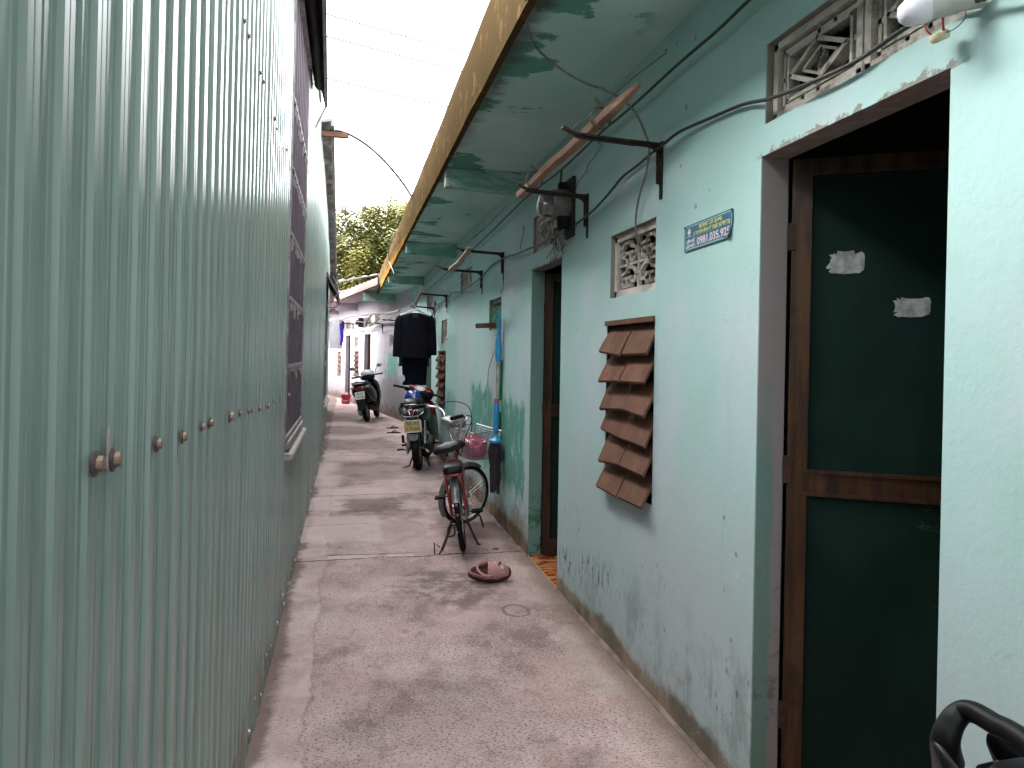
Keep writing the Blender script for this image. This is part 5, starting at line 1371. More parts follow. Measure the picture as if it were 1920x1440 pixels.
def arc_guard(mb, c, Rr, a0, a1, hw, th=.004, n=24, skirt=.018):   # mudguard, angles from forward, in the y z plane
    secs = []
    for i in range(n+1):
        a = R(a0 + (a1-a0)*i/n); d = Vector((0, math.cos(a), math.sin(a))); c_ = Vector(c)
        pr = [(-hw, -skirt), (-hw*.8, .0), (-hw*.4, .008), (0, .011), (hw*.4, .008), (hw*.8, 0), (hw, -skirt)]
        pr2 = [(x*.9, z - th) for x, z in pr[::-1]]
        secs.append([c_ + d*(Rr + z) + Vector((x, 0, 0)) for x, z in pr + pr2])
    mb.loft(secs); return mb

# ---- bicycle
rc_ = onZ(871, 1038, 0)
bk_ = thing('bicycle', 'red step through bicycle with a silver headset box and wire basket, parked by the mop', 'bicycle', (rc_.x, rc_.y + .05, .012), (0, 0, 0))
bk_.rotation_euler = Matrix.Rotation(R(-9), 3, 'Z').to_euler()
lean = Matrix.Rotation(R(-8), 3, 'Y')
bk_.rotation_mode = 'XYZ'; bk_.rotation_euler = (Matrix.Rotation(R(-9), 3, 'Z') @ lean).to_euler()
RW = .275; ra = V(0, 0, RW)
wheel(bk_, 'rear_wheel', ra, RW, .021, 1.0)
m = MB(); arc_guard(m, ra, RW + .014, 10, 152, .030, skirt=.02); g_ = m.build('rear_mudguard', M_ALU, bk_, smooth=True)
m = MB(); m.lathe([(.014, 0), (.012, .008), (0, .012)], 14, Matrix.Translation((0, -.289, .33)) @ Matrix.Rotation(R(100), 4, 'X')); m.build('reflector', M_TRED, g_, smooth=True)
MB().lathe([(.010, 0), (.009, .006), (0, .008)], 12, Matrix.Translation((0, -.275, .40)) @ Matrix.Rotation(R(110), 4, 'X')).build('bolt', M_STEEL, g_, smooth=True)
m = MB()
bb = V(0, .44, .25); st_ = V(0, .335, .60); hd0 = V(0, .82, .50); hd1 = V(0, .785, .66)
m.tube([bb, st_], .016, 10); m.tube([bb + V(0, .0, .0), V(0, .62, .32), V(0, .74, .43), hd0 + V(0, 0, .03)], .022, 12, smooth=4); m.tube([hd0, hd1], .021, 12)
m.tube([V(0, .37, .50), V(0, .6, .48), hd1 - V(0, 0, .06)], .014, 10, smooth=3)
for s_ in (-1, 1):
    m.tube([bb + V(s_*.02, -.02, 0), V(s_*.045, .2, .26), V(s_*.052, 0, RW)], .010, 8, smooth=3)
    m.tube([st_ + V(s_*.014, 0, -.05), V(s_*.048, .1, .45), V(s_*.054, 0, RW)], .010, 8, smooth=3)
m.build('frame', M_DRED, bk_, smooth=True)
m = MB()
for s_ in (-1, 1):
    m.tube([V(s_*.056, 0, RW), V(s_*.062, -.04, .46), V(s_*.062, -.06, .585)], .009, 8)
    m.tube([V(s_*.064, .30, .60), V(s_*.064, .0, .598), V(s_*.060, -.12, .598), V(s_*.03, -.16, .60), V(0, -.165, .60)], .008, 8, smooth=3)
m.tube([V(-.062, .14, .60), V(-.058, .16, .655), V(0, .165, .672), V(.058, .16, .655), V(.062, .14, .60)], .008, 8, smooth=4)
m.build('rear_rack', M_DRED, bk_, smooth=True)
MB().body([(-.175, 0, .635, .052, .022), (-.165, 0, .637, .070, .033), (-.1, 0, .64, .078, .036), (.06, 0, .642, .076, .034), (.12, 0, .64, .066, .026)], 20, 3.4).build('rack_pad', M_SEAT, bk_, smooth=True)
m = MB(); m.tube([V(-.075, -.02, .606), V(-.078, -.13, .606), V(-.06, -.176, .606), V(0, -.182, .606), V(.06, -.176, .606), V(.078, -.13, .606), V(.075, -.02, .606)], .006, 8, smooth=3); m.build('pad_edging', M_RED, bk_, smooth=True)
MB().tube([st_, V(0, .30, .73)], .0125, 10).build('seat_post', M_STEEL, bk_, smooth=True)
m = MB(); secs = []
for (y, hw, z, th) in ((.13, .088, .765, .02), (.15, .112, .772, .034), (.20, .118, .778, .036), (.26, .096, .778, .032), (.32, .05, .775, .026), (.38, .030, .778, .022), (.415, .022, .776, .014)):
    rg = []
    for k in range(20):
        a = 2*math.pi*k/20; ca, sa = math.cos(a), math.sin(a); x = hw*math.copysign(abs(ca)**.8, ca)
        dip = -.012*(1 - abs(x/hw))**2 if y < .3 and sa > 0 else 0
        rg.append((x, y, z + th*sa*(1 if sa > 0 else 1.15) + dip - (abs(x/hw)**3)*.012))
    secs.append(rg)
m.loft(secs)
TS = Matrix.Translation(V(-.028, .25, .77)) @ Matrix.Rotation(R(-9), 4, 'Y') @ Matrix.Rotation(R(8), 4, 'Z') @ Matrix.Diagonal((1.14, 1, 1, 1)) @ Matrix.Translation(-V(0, .25, .77))
m.v = [tuple(TS @ Vector(v)) for v in m.v]
S_ = m.build('saddle', M_SEAT, bk_, smooth=True)
m = MB()
for s_ in (-.045, .045): m.tube([V(s_, .16, .74), V(s_, .18, .71), V(s_, .205, .72)], .011, 8, smooth=3)
m.tube([V(-.03, .2, .735), V(-.02, .3, .74), V(.02, .3, .74), V(.03, .2, .735)], .005, 6); m.build('saddle_spring', M_IRON, S_, smooth=True)
# cranks, chain case, pedals
m = MB(); m.tube([bb + V(-.065, 0, 0), bb + V(.065, 0, 0)], .016, 12)
pR, pL = bb + V(.085, .10, -.115), bb + V(-.085, -.10, .115)
pR, pL = bb + V(.075, -.155, -.02), bb + V(-.075, .12, .075)
m.bar(bb + V(.068, 0, 0), pR, .012, .022, up=(1, 0, 0)); m.bar(bb + V(-.068, 0, 0), pL, .012, .022, up=(1, 0, 0)); m.build('crank', M_STEEL, bk_)
for p_, s_ in ((pR, 1), (pL, -1)):
    m = MB(); cx_ = p_.x + (.06 if s_ > 0 else -.085)
    m.box((cx_ - .045, p_.y - .042, p_.z - .011), (cx_ + .045, p_.y - .018, p_.z + .011)); m.box((cx_ - .045, p_.y + .018, p_.z - .011), (cx_ + .045, p_.y + .042, p_.z + .011))
    m.box((cx_ - .047, p_.y - .02, p_.z - .006), (cx_ - .033, p_.y + .02, p_.z + .006)); m.box((cx_ + .033, p_.y - .02, p_.z - .006), (cx_ + .047, p_.y + .02, p_.z + .006)); m.tube([p_, (cx_ + s_*.045, p_.y, p_.z)], .007, 8)
    m.build('pedal', M_BLACK, bk_, bevel=.003)
MB().body([(-.06, .055, RW, .006, .03), (-.03, .055, RW - .003, .012, .045), (.15, .055, .262, .013, .048), (.35, .055, .255, .013, .075), (.47, .055, .25, .013, .098), (.53, .055, .25, .008, .06)], 16, 2.6).build('chain_case', M_GREYP, bk_, smooth=True)
# centre stand with wide feet
m = MB()
ax_ = V(0, .015, .215)
m.tube([V(-.085, -.01, .205), V(-.05, .0, .20), V(.05, -.01, .215), V(.11, -.02, .235), V(.15, -.03, .26), V(.165, -.02, .20), V(.17, .02, .155)], .0075, 7, smooth=3)
m.tube([V(-.06, .02, .24), V(-.095, -.02, .15), V(-.16, -.06, .035)], .011, 8)
m.tube([V(.055, .02, .22), V(.08, .05, .12), V(.115, .08, .01)], .009, 8)
m.tube([V(-.16, -.06, .035), V(-.185, -.07, .012), V(-.215, -.07, .016), V(-.21, -.05, .10), V(-.17, -.055, .06)], .006, 7)
m.tube([V(-.09, -.02, .20), V(-.10, -.04, .13), V(-.05, -.05, .14), V(-.045, -.02, .19)], .007, 7, smooth=2)
m.tube([V(.115, .08, .01), V(.135, .08, .01)], .007, 7)
m.build('centre_stand', M_RUST, bk_, smooth=True)
MB().box((-.02, -.29, .20), (-.012, -.27, .21)).build('wire_stay', M_STEEL, g_)
m = MB()
for s_ in (-1, 1): m.tube([V(s_*.055, 0, RW), V(s_*.045, -.17, .31), V(0, -.300, .34)], .0025, 5, smooth=3)
m.build('mudguard_stay', M_RUST, bk_, smooth=True)
# steered front assembly
FWc = V(0, 1.00, .262); steer_o = hd0; axis = (hd1 - hd0 + V(0, -.05, .1)).normalized()
axis = V(0, -.24, .97).normalized()
MS = Matrix.Translation(steer_o) @ Matrix.Rotation(R(-52), 4, axis) @ Matrix.Translation(-steer_o)
def S(mb): mb.v = [tuple(MS @ Vector(v)) for v in mb.v]; return mb
FWc = V(0, .93, .262)
wheel(bk_, 'front_wheel', FWc, .265, .020, 1.0, MS)
m = MB(); arc_guard(m, FWc, .265 + .016, 60, 215, .030, skirt=.018); S(m).build('front_mudguard', M_GREYP, bk_, smooth=True)
m = MB()
for s_ in (-1, 1): m.tube([V(s_*.045, .93, .262), V(s_*.045, .875, .44), V(s_*.03, .845, .52), V(0, .83, .53)], .010, 8, smooth=3)
m.tube([V(0, .825, .50), V(0, .775, .70)], .014, 10); S(m).build('fork', M_STEEL, bk_, smooth=True)
m = MB()
m.tube([V(0, .775, .68), V(0, .765, .76)], .016, 10)
for s_ in (-1, 1):
    m.tube([V(s_*.012, .772, .72), V(s_*.05, .755, .80), V(s_*.11, .745, .93), V(s_*.15, .735, .995), V(s_*.20, .70, 1.02), V(s_*.245, .64, 1.025), V(s_*.26, .60, 1.02)], .011, 9, smooth=4)
S(m).build('handlebar', M_CHROME, bk_, smooth=True)
for s_ in (-1, 1):
    m = MB(); m.tube([V(s_*.256, .625, 1.024), V(s_*.265, .56, 1.018), V(s_*.272, .50, 1.012)], [.016, .018, .017], 12); S(m).build('grip', M_BLACK, bk_, smooth=True)
    m = MB(); m.tube([V(s_*.262, .66, 1.02), V(s_*.30, .64, 1.0), V(s_*.325, .57, .985), V(s_*.335, .50, .975)], .0055, 7, smooth=3); m.tube([V(s_*.25, .65, 1.03), V(s_*.262, .66, 1.02)], .012, 8); S(m).build('brake_lever', M_STEEL, bk_, smooth=True)
m = MB(); m.body([(.66, 0, .915, .065, .026), (.68, 0, .92, .088, .038), (.74, 0, .925, .092, .044), (.80, 0, .915, .082, .045), (.84, 0, .905, .05, .03)], 16, 4); S(m).build('headset_box', M_ALU, bk_, smooth=True)
m = MB(); m.tube([V(-.24, .66, 1.03), V(-.1, .80, 1.08), V(.05, .86, 1.05), V(.12, .85, .9), V(.06, .86, .7)], .004, 6, smooth=5); m.tube([V(.24, .66, 1.03), V(.2, .78, .98), V(.08, .82, .8), V(.02, .83, .62)], .004, 6, smooth=5); S(m).build('brake_cable', M_BLACK, bk_, smooth=True)
# basket
m = MB(); x0, x1, y0, y1, zb_, zt_ = -.135, .135, .865, 1.10, .60, .845
tx, ty = .045, .035
def bx_(u, v, h, s=0):                                  # point on the flared walls
    f_ = (h - zb_) / (zt_ - zb_); return V((x0 + (x1-x0)*u) * (1 + .30*f_), y0 + (y1-y0)*v + (v - .5)*.08*f_ + .01, h)
for h in [zb_ + (zt_ - zb_)*i/11 for i in range(12)]:
    r_ = .005 if h > zt_ - .001 else .0026
    hz = [(0, 0), (1, 0), (1, 1), (0, 1)]
    m.tube([bx_(u, v, h if not (v == 0 and h > zt_ - .05) else h - .0) for u, v in hz], r_, 6, closed=True)
for i in range(15):
    for v in (0, 1): m.tube([bx_(i/14, v, zb_), bx_(i/14, v, zt_)], .0026, 5)
for i in range(12):
    for u in (0, 1): m.tube([bx_(u, i/11, zb_), bx_(u, i/11, zt_)], .0026, 5)
for i in range(15): m.tube([bx_(i/14, 0, zb_), bx_(i/14, 1, zb_)], .0016, 5)
for i in range(10): m.tube([bx_(0, i/9, zb_), bx_(1, i/9, zb_)], .0016, 5)
S(m).build('basket', M_STEEL, bk_, smooth=False)
bpy.context.view_layer.update()
# the bag in it
o = MB(); secs = []
for i in range(10):
    t_ = i/9; z = zb_ + .008 + .17*t_; rg = []
    for k in range(26):
        a = 2*math.pi*k/26; n_ = mnoise.noise(Vector((math.cos(a)*2.2, math.sin(a)*2.2, t_*4)))
        s_ = (.62 + .42*math.sin(math.pi*min(1, t_*1.05 + .12))**.8) * (1 + .22*n_) * (.25 if i == 9 else 1)
        p = bx_(.5, .5, z); rg.append(p + V(.128*math.cos(a)*s_, .098*math.sin(a)*s_, .03*n_ + .018*math.sin(a*3 + 1)*t_))
    secs.append(rg)
o.loft(secs); S(o); bag = o.build('plastic_bag', M_BAG, None, smooth=True); bag.matrix_world = bk_.matrix_world.copy(); tag(bag, 'crumpled pink plastic bag lying in the bicycle basket', 'bag')

# ---- red and black motorbike
rp_ = onZ(779, 882, 0)
mb_ = thing('motorbike', 'red and black motorbike with a worn yellow number plate, seen from behind', 'motorbike', (rp_.x + .045, rp_.y + .02, 0))
mb_.rotation_euler = (Matrix.Rotation(R(-11), 3, 'Z') @ Matrix.Rotation(R(-5), 3, 'Y')).to_euler()
wheel(mb_, 'rear_wheel', V(0, 0, .285), .285, .046, 1.0, spokes=36, hubw=.05)
m = MB(); arc_guard(m, V(0, 0, .285), .30, 60, 175, .058, skirt=.02); m.build('rear_mudguard', M_BLACK, mb_, smooth=True)
MB().prism([(-.065, 0), (.065, 0), (.055, -.06), (.03, -.085), (-.03, -.085), (-.055, -.06)], .008, Matrix.Translation((0, -.325, .50)) @ Matrix.Rotation(R(78), 4, 'X')).build('mud_flap', M_GREYP, mb_)
def plate(parent, c, w, h, rx, bg, ink, l1, l2, frame):
    Mp = Matrix.Translation(c) @ Matrix.Rotation(R(rx), 4, 'X')          # faces -y
    ch = .012; pl = [(-w/2+ch, -h/2), (w/2-ch, -h/2), (w/2, -h/2+ch), (w/2, h/2-ch), (w/2-ch, h/2), (-w/2+ch, h/2), (-w/2, h/2-ch), (-w/2, -h/2+ch)]
    P_ = MB().prism(pl, .003, Mp).build('number_plate', bg, parent)
    fr = MB()
    for a, b in zip(pl, pl[1:] + pl[:1]): fr.bar(Mp @ V(*a, .003), Mp @ V(*b, .003), .010, .006, up=Mp.to_3x3() @ V(0, 0, 1))
    fr.build('plate_frame', frame, P_)
    T_ = Mp @ Matrix.Translation((0, 0, .0036))
    fit_text(l1, -w*.34, w*.34, h*.08, h*.30, T_, ink, P_, .02); fit_text(l2, -w*.40, w*.40, -h*.38, h*.30, T_, ink, P_, .02)
    return P_
plate(mb_, V(0, -.355, .60), .215, .145, 84, M_PLY, M_INKO, '92-F1', '079.84', M_SWHT)
MB().box((-.05, -.33, .53), (.05, -.30, .70)).build('plate_bracket', M_BLACK, mb_, bevel=.004)
# tail
MB().body([(-.31, 0, .78, .08, .050), (-.28, 0, .785, .135, .085), (-.18, 0, .785, .185, .125), (.05, 0, .76, .20, .15), (.30, 0, .68, .18, .16), (.46, 0, .60, .13, .12)], 22, 2.3).build('tail_body', M_BLKPAINT, mb_, smooth=True)
m = MB(); m.body([(-.345, 0, .795, .035, .026), (-.33, 0, .795, .058, .048), (-.27, 0, .795, .07, .05)], 16, 3); m.build('tail_light', M_TRED, mb_, smooth=True)
for s_ in (-1, 1):
    m = MB(); m.body([(-.33, s_*.095, .79, .018, .016), (-.31, s_*.095, .79, .042, .038), (-.25, s_*.09, .79, .045, .042)], 14, 2.4); m.build('indicator', M_CLEAR, mb_, smooth=True)
m = MB()
hexp = [V(-.065, -.352, .872), V(.065, -.352, .872), V(.150, -.340, .805), V(.145, -.352, .765), (V(.085, -.362, .725)), V(-.085, -.362, .725), V(-.145, -.352, .765), V(-.150, -.340, .805)]
m.tube(hexp, .0045, 8, closed=True)
for s_ in (-1, 1):
    m.tube([V(s_*.08, -.355, .84), V(s_*.075, -.365, .725), V(s_*.072, -.36, .64)], .005, 7)
    m.tube([V(s_*.012, -.37, .722), V(s_*.030, -.368, .79), V(s_*.085, -.36, .795)], .005, 7)
m.build('chrome_guard', M_CHROME, mb_, smooth=True)
MB().box((-.035, -.345, .70), (.035, -.338, .712)).build('chrome_badge', M_CHROME, mb_)
MB().body([(-.26, 0, .885, .06, .02), (-.22, 0, .895, .10, .03), (0, 0, .895, .13, .04), (.25, 0, .83, .12, .045), (.40, 0, .82, .09, .04), (.46, 0, .81, .05, .025)], 20, 2.6).build('seat', M_SEAT, mb_, smooth=True)
m = MB()
for s_ in (-1, 1): m.tube([V(s_*.10, .1, .86), V(s_*.15, -.1, .875), V(s_*.14, -.24, .885), V(s_*.08, -.29, .89), V(0, -.295, .89)], .010, 8, smooth=3)
m.build('grab_rail', M_BLACK, mb_, smooth=True)
for s_ in (-1, 1):
    m = MB(); a_, b_ = V(s_*.105, -.02, .30), V(s_*.115, .06, .66); m.tube([a_, b_], .014, 10)
    pts = [a_.lerp(b_, .25 + .6*i/90) + V(math.cos(i*.62)*.027, math.sin(i*.62)*.027, 0) for i in range(91)]; m.tube(pts, .0045, 6)
    m.build('shock_absorber', M_CHROME if s_ > 0 else M_STEEL, mb_, smooth=True)
m = MB(); m.bar(V(-.09, 0, .285), V(-.09, .5, .30), .03, .05); m.bar(V(.09, 0, .285), V(.09, .5, .30), .02, .04); m.build('swingarm', M_ALU, mb_, bevel=.004)
m = MB(); m.tube([V(.14, -.22, .33), V(.15, .0, .30), V(.145, .3, .24), V(.12, .6, .2)], [.036, .048, .045, .02], 14, smooth=3); m.build('muffler', M_BLACK, mb_, smooth=True)
MB().bar(V(.15, -.1, .372), V(.155, .1, .352), .05, .004).build('heat_shield', M_CHROME, mb_)
MB().body([(-.07, -.125, .285, .012, .05), (.0, -.125, .285, .018, .07), (.3, -.125, .285, .018, .055), (.5, -.125, .29, .016, .07), (.56, -.125, .29, .008, .04)], 16, 2.4).build('chain_case', M_ALU, mb_, smooth=True)
m = MB(); m.body([(.42, 0, .32, .07, .08), (.5, 0, .33, .10, .12), (.68, 0, .33, .10, .11), (.78, 0, .34, .06, .07)], 14, 3); m.build('engine', M_GREYP, mb_, smooth=True)
m = MB(); m.tube([V(-.20, .36, .30), V(.20, .36, .30)], .010, 8)
for s_ in (-1, 1): m.box((s_*.20 - .045, .345, .285), (s_*.20 + .045, .385, .312))
m.build('foot_pegs', M_BLACK, mb_, bevel=.003)
m = MB(); m.box((-.20, .06, .36), (-.165, .085, .46)); m.tube([V(-.12, .12, .33), V(-.17, .08, .36)], .008, 7); m.tube([V(-.185, .07, .27), V(-.12, .10, .25)], .008, 7); m.box((-.27, .05, .265), (-.18, .085, .285)); m.build('passenger_peg', M_BLACK, mb_, bevel=.003)
m = MB(); m.tube([V(-.07, .33, .22), V(-.15, .27, .03), V(-.20, .26, .012)], .011, 8); m.tube([V(-.15, .27, .03), V(-.27, .17, .012)], .008, 7); m.tube([V(.06, .30, .2), V(.12, .22, .01)], .010, 8); m.tube([V(-.05, .28, .2), V(-.09, .16, .01)], .010, 8); m.build('stand', M_IRON, mb_, smooth=True)
for s_ in (-1, 1):
    m = MB(); m.body([(.30, s_*.11, .60, .03, .09), (.42, s_*.15, .56, .03, .14), (.62, s_*.17, .50, .03, .16), (.86, s_*.19, .48, .028, .20), (.96, s_*.18, .50, .02, .16)], 14, 2.6); m.build('leg_shield', M_BLKPAINT if s_ > 0 else M_BLKPAINT, mb_, smooth=True)
MB().body([(.86, 0, .62, .18, .20), (.95, 0, .64, .20, .24), (1.02, 0, .66, .15, .22), (1.06, 0, .7, .08, .12)], 18, 2.6).build('front_cowl', M_RED, mb_, smooth=True)
steer2 = V(0, .98, .60); ax2 = V(0, -.42, .91).normalized()
MS2 = Matrix.Translation(steer2) @ Matrix.Rotation(R(-14), 4, ax2) @ Matrix.Translation(-steer2)
MT2 = MS2 @ Matrix.Translation(V(0, .86, .98)) @ Matrix.Rotation(R(11), 4, 'Y') @ Matrix.Translation(-V(0, .86, .98))
def S2(mb, T=None): T = T or MS2; mb.v = [tuple(T @ Vector(v)) for v in mb.v]; return mb
wheel(mb_, 'front_wheel', V(0, 1.22, .28), .28, .040, 1.0, MS2, hubw=.05)
m = MB(); arc_guard(m, V(0, 1.22, .28), .30, 20, 175, .05, skirt=.03); S2(m).build('front_mudguard', M_BLKPAINT, mb_, smooth=True)
m = MB()
for s_ in (-1, 1): m.tube([V(s_*.07, 1.22, .28), V(s_*.07, 1.03, .62)], .017, 8)
S2(m).build('fork', M_STEEL, mb_, smooth=True)
m = MB(); m.body([(.80, 0, 1.0, .10, .035), (.83, 0, .995, .165, .062), (.88, 0, .99, .185, .075), (.96, 0, .97, .165, .08), (1.03, 0, .94, .11, .06), (1.07, 0, .92, .05, .03)], 22, 2.2); S2(m, MT2).build('headset_cover', M_RED, mb_, smooth=True)
m = MB(); m.body([(.775, 0, .955, .10, .03), (.79, 0, .95, .175, .055), (.86, 0, .93, .19, .06), (.95, 0, .92, .15, .05)], 20, 2.4); S2(m, MT2).build('headset_underside', M_BLACK, mb_, smooth=True)
Md = MT2 @ Matrix.Translation(V(0, .815, 1.012)) @ Matrix.Rotation(R(52), 4, 'X')
m = MB(); el = [(.088*math.cos(a), .052*math.sin(a)) for a in [2*math.pi*k/28 for k in range(28)]]; m.prism(el, .022, Md); D_ = m.build('dial_bezel', M_BLACK, mb_, smooth=False)
m = MB(); m.prism([(x*.86, y*.84) for x, y in el], .003, Md @ Matrix.Translation((0, 0, .0225))); m.build('dial_glass', M_CLEAR, D_)
m = MB(); m.prism([(x*.5, y*.58 - .006) for x, y in el], .002, Md @ Matrix.Translation((0, 0, .026))); m.build('dial_face', M_WHITEP, D_)
for s_ in (-1, 1):
    m = MB(); m.tube([V(s_*.12, .83, .975), V(s_*.22, .80, .985), V(s_*.25, .785, .985)], .014, 9); m.box((s_*.185 - .03, .765, .955), (s_*.185 + .03, .83, 1.0)); S2(m, MT2).build('switch_cluster', M_BLACK, mb_, bevel=.004)
    m = MB(); m.tube([V(s_*.235, .79, .985), V(s_*.36, .745, .985)], [.0175, .0165], 12); m.tube([V(s_*.36, .745, .985), V(s_*.37, .742, .985)], .019, 10); S2(m, MT2).build('grip', M_BLACK, mb_, smooth=True)
    m = MB(); m.tube([V(s_*.20, .84, .98), V(s_*.28, .85, .975), V(s_*.35, .82, .97)], .006, 7, smooth=3); S2(m, MT2).build('brake_lever', M_STEEL, mb_, smooth=True)
m = MB(); m.tube([V(-.15, .83, 1.0), V(-.17, .82, 1.04), V(-.24, .79, 1.075)], .006, 7, smooth=3); S2(m, MT2).build('mirror_stem', M_BLACK, mb_, smooth=True)
m = MB(); m.lathe([(.050, -.008), (.053, 0), (.049, .006), (0, .006)], 26, MT2 @ Matrix.Translation(V(-.29, .78, 1.10)) @ Matrix.Rotation(R(85), 4, 'X')); mm_ = m.build('mirror', M_WHITEP, mb_, smooth=True)
m = MB(); m.tube([V(-.16, .80, .95), V(-.08, .76, .90), V(.0, .80, .80)], .005, 6, smooth=4); S2(m, MT2).build('cable', M_BLACK, mb_, smooth=True)
bpy.context.view_layer.update()
hM = mb_.matrix_world @ Matrix.Translation(V(-.06, .50, .90))
t = thing('helmet', 'blue half helmet with a white stripe resting on the motorbike just below its handlebar', 'helmet', hM.translation, (0, 0, R(-8)))
m = MB(); m.lathe([(.122, -.045), (.128, -.03), (.130, .0), (.122, .045), (.098, .085), (.055, .112), (0, .12)], 28, Matrix.Diagonal((.92, 1.12, 1, 1))); m.lathe([(.121, -.044), (.118, .04), (.09, .08), (0, .11)], 28, Matrix.Diagonal((.9, 1.1, 1, 1))); m.build('shell', M_BLUE, t, smooth=True)
m = MB(); secs = []
for i in range(17):
    a = R(-22 + 150*i/16); r1 = .1325; secs.append([V(x*.92, -math.cos(a)*r1*1.10*math.sqrt(max(0, 1 - (x/.14)**2)), math.sin(a)*r1*.90) for x in (.01, .032, .034, .012)])
m.loft([[p * (1.01 if k in (0, 1) else .97) for k, p in enumerate(s)] for s in secs]); m.build('stripe', M_WHITEP, t, smooth=True)

# ---- black scooter at the far end
sp0 = onZ(689, 791, 0)
sc_ = thing('scooter', 'black scooter with a white headset cover and white number plate by the far wall', 'scooter', (sp0.x, sp0.y, 0))
sc_.rotation_euler = (Matrix.Rotation(R(-12), 3, 'Z') @ Matrix.Rotation(R(-10), 3, 'Y')).to_euler()
wheel(sc_, 'rear_wheel', V(0, 0, .24), .24, .05, 1.0, disc=True, hubw=.05)
wheel(sc_, 'front_wheel', V(0, 1.25, .24), .24, .045, 1.0, disc=True, hubw=.04)
MB().body([(-.30, 0, .74, .09, .05), (-.25, 0, .73, .17, .10), (-.1, 0, .70, .215, .15), (.15, 0, .63, .235, .20), (.4, 0, .55, .23, .20), (.52, 0, .48, .17, .14)], 22, 2.5).build('rear_body', M_BLKPAINT, sc_, smooth=True)
MB().body([(-.32, 0, .83, .10, .02), (-.25, 0, .84, .16, .035), (0, 0, .835, .17, .05), (.3, 0, .80, .15, .05), (.5, 0, .77, .10, .035)], 20, 2.6).build('seat', M_SEAT, sc_, smooth=True)
m = MB(); m.tube([V(.15, .0, .86), V(.17, -.15, .87), V(.14, -.28, .875), V(0, -.34, .88), V(-.14, -.28, .875), V(-.17, -.15, .87), V(-.15, 0, .86)], .013, 8, smooth=3); m.build('grab_rail', M_GREYP, sc_, smooth=True)
MB().body([(-.335, 0, .75, .08, .03), (-.32, 0, .75, .115, .045), (-.25, 0, .75, .13, .05)], 16, 3).build('tail_light', M_TRED, sc_, smooth=True)
for s_ in (-1, 1): MB().body([(-.31, s_*.145, .76, .02, .015), (-.28, s_*.145, .765, .045, .03), (-.2, s_*.15, .77, .05, .03)], 12, 2.4).build('indicator', M_CLEAR, sc_, smooth=True)
plate(sc_, V(0, -.345, .60), .20, .15, 80, M_PLW, M_INKB, '74-G1', '151.83', M_SWHT)
MB().prism([(-.11, 0), (.11, 0), (.08, -.20), (.05, -.27), (-.05, -.27), (-.08, -.20)], .012, Matrix.Translation((0, -.33, .53)) @ Matrix.Rotation(R(74), 4, 'X')).build('mud_flap', M_BLACK, sc_, bevel=.004)
MB().body([(-.2, -.09, .27, .05, .08), (0, -.1, .26, .07, .11), (.35, -.09, .27, .07, .1), (.45, -.07, .27, .04, .06)], 14, 2.6).build('engine', M_ALU, sc_, smooth=True)
m = MB(); m.tube([V(.15, -.30, .32), V(.16, -.05, .29), V(.15, .25, .24)], [.045, .06, .04], 14, smooth=3); m.build('muffler', M_BLACK, sc_, smooth=True)
MB().body([(.42, 0, .32, .17, .05), (.55, 0, .30, .19, .05), (.85, 0, .32, .19, .05), (.98, 0, .38, .18, .08)], 18, 3).build('floor_board', M_BLACK, sc_, smooth=True)
MB().body([(.90, 0, .58, .19, .27), (1.0, 0, .62, .22, .30), (1.08, 0, .65, .19, .28), (1.16, 0, .68, .08, .16)], 20, 2.8).build('leg_shield', M_BLKPAINT, sc_, smooth=True)
m = MB(); arc_guard(m, V(0, 1.25, .24), .26, 10, 170, .065, skirt=.05); m.build('front_mudguard', M_BLKPAINT, sc_, smooth=True)
MB().body([(.80, 0, 1.04, .05, .03), (.83, 0, 1.04, .12, .06), (.90, 0, 1.05, .16, .085), (1.0, 0, 1.02, .14, .085), (1.06, 0, .99, .08, .05)], 20, 2.2).build('headset_cover', M_WHITEP, sc_, smooth=True)
MB().body([(.79, 0, .97, .10, .05), (.84, 0, .96, .17, .06), (1.0, 0, .94, .13, .06)], 18, 2.6).build('headset_underside', M_BLACK, sc_, smooth=True)
for s_ in (-1, 1):
    MB().tube([V(s_*.15, .88, 1.0), V(s_*.24, .85, 1.0), V(s_*.36, .80, 1.0)], [.018, .018, .017], 10).build('grip', M_BLACK, sc_, smooth=True)
    MB().tube([V(s_*.17, .90, .99), V(s_*.27, .90, .99), V(s_*.35, .86, .985)], .006, 6, smooth=3).build('brake_lever', M_STEEL, sc_, smooth=True)
    MB().tube([V(s_*.19, .87, 1.02), V(s_*.20, .86, 1.10), V(s_*.26, .83, 1.17)], .006, 6, smooth=3).build('mirror_stem', M_BLACK, sc_, smooth=True)
    m = MB(); m.ell(V(s_*.31, .82, 1.20), (.062, .014, .040), 18, 10); mi_ = m.build('mirror', M_BLACK, sc_, smooth=True)
    MB().ell(V(s_*.31, .807, 1.20), (.054, .004, .033), 18, 8).build('mirror_glass', M_GLASS, mi_, smooth=True)
m = MB(); m.tube([V(-.08, .35, .2), V(-.2, .25, .012)], .013, 8); m.tube([V(-.1, .3, .2), V(-.22, .1, .15)], .008, 7); m.build('side_stand', M_STEEL, sc_, smooth=True)
MB().body([(.45, -.19, .85, .03, .02), (.5, -.20, .86, .06, .045), (.6, -.20, .86, .06, .045), (.66, -.2, .85, .03, .02)], 14).build('bag_on_hook', M_BLACK, sc_, smooth=True)

# ---- black motorbike whose tail comes into the bottom right corner; it faces the camera side
bm_ = thing('motorbike', 'black motorbike tail with a thick grab handle in the bottom right corner', 'motorbike', (1.047, .925, 0))
bm_.rotation_euler = (0, 0, R(180 + 2))
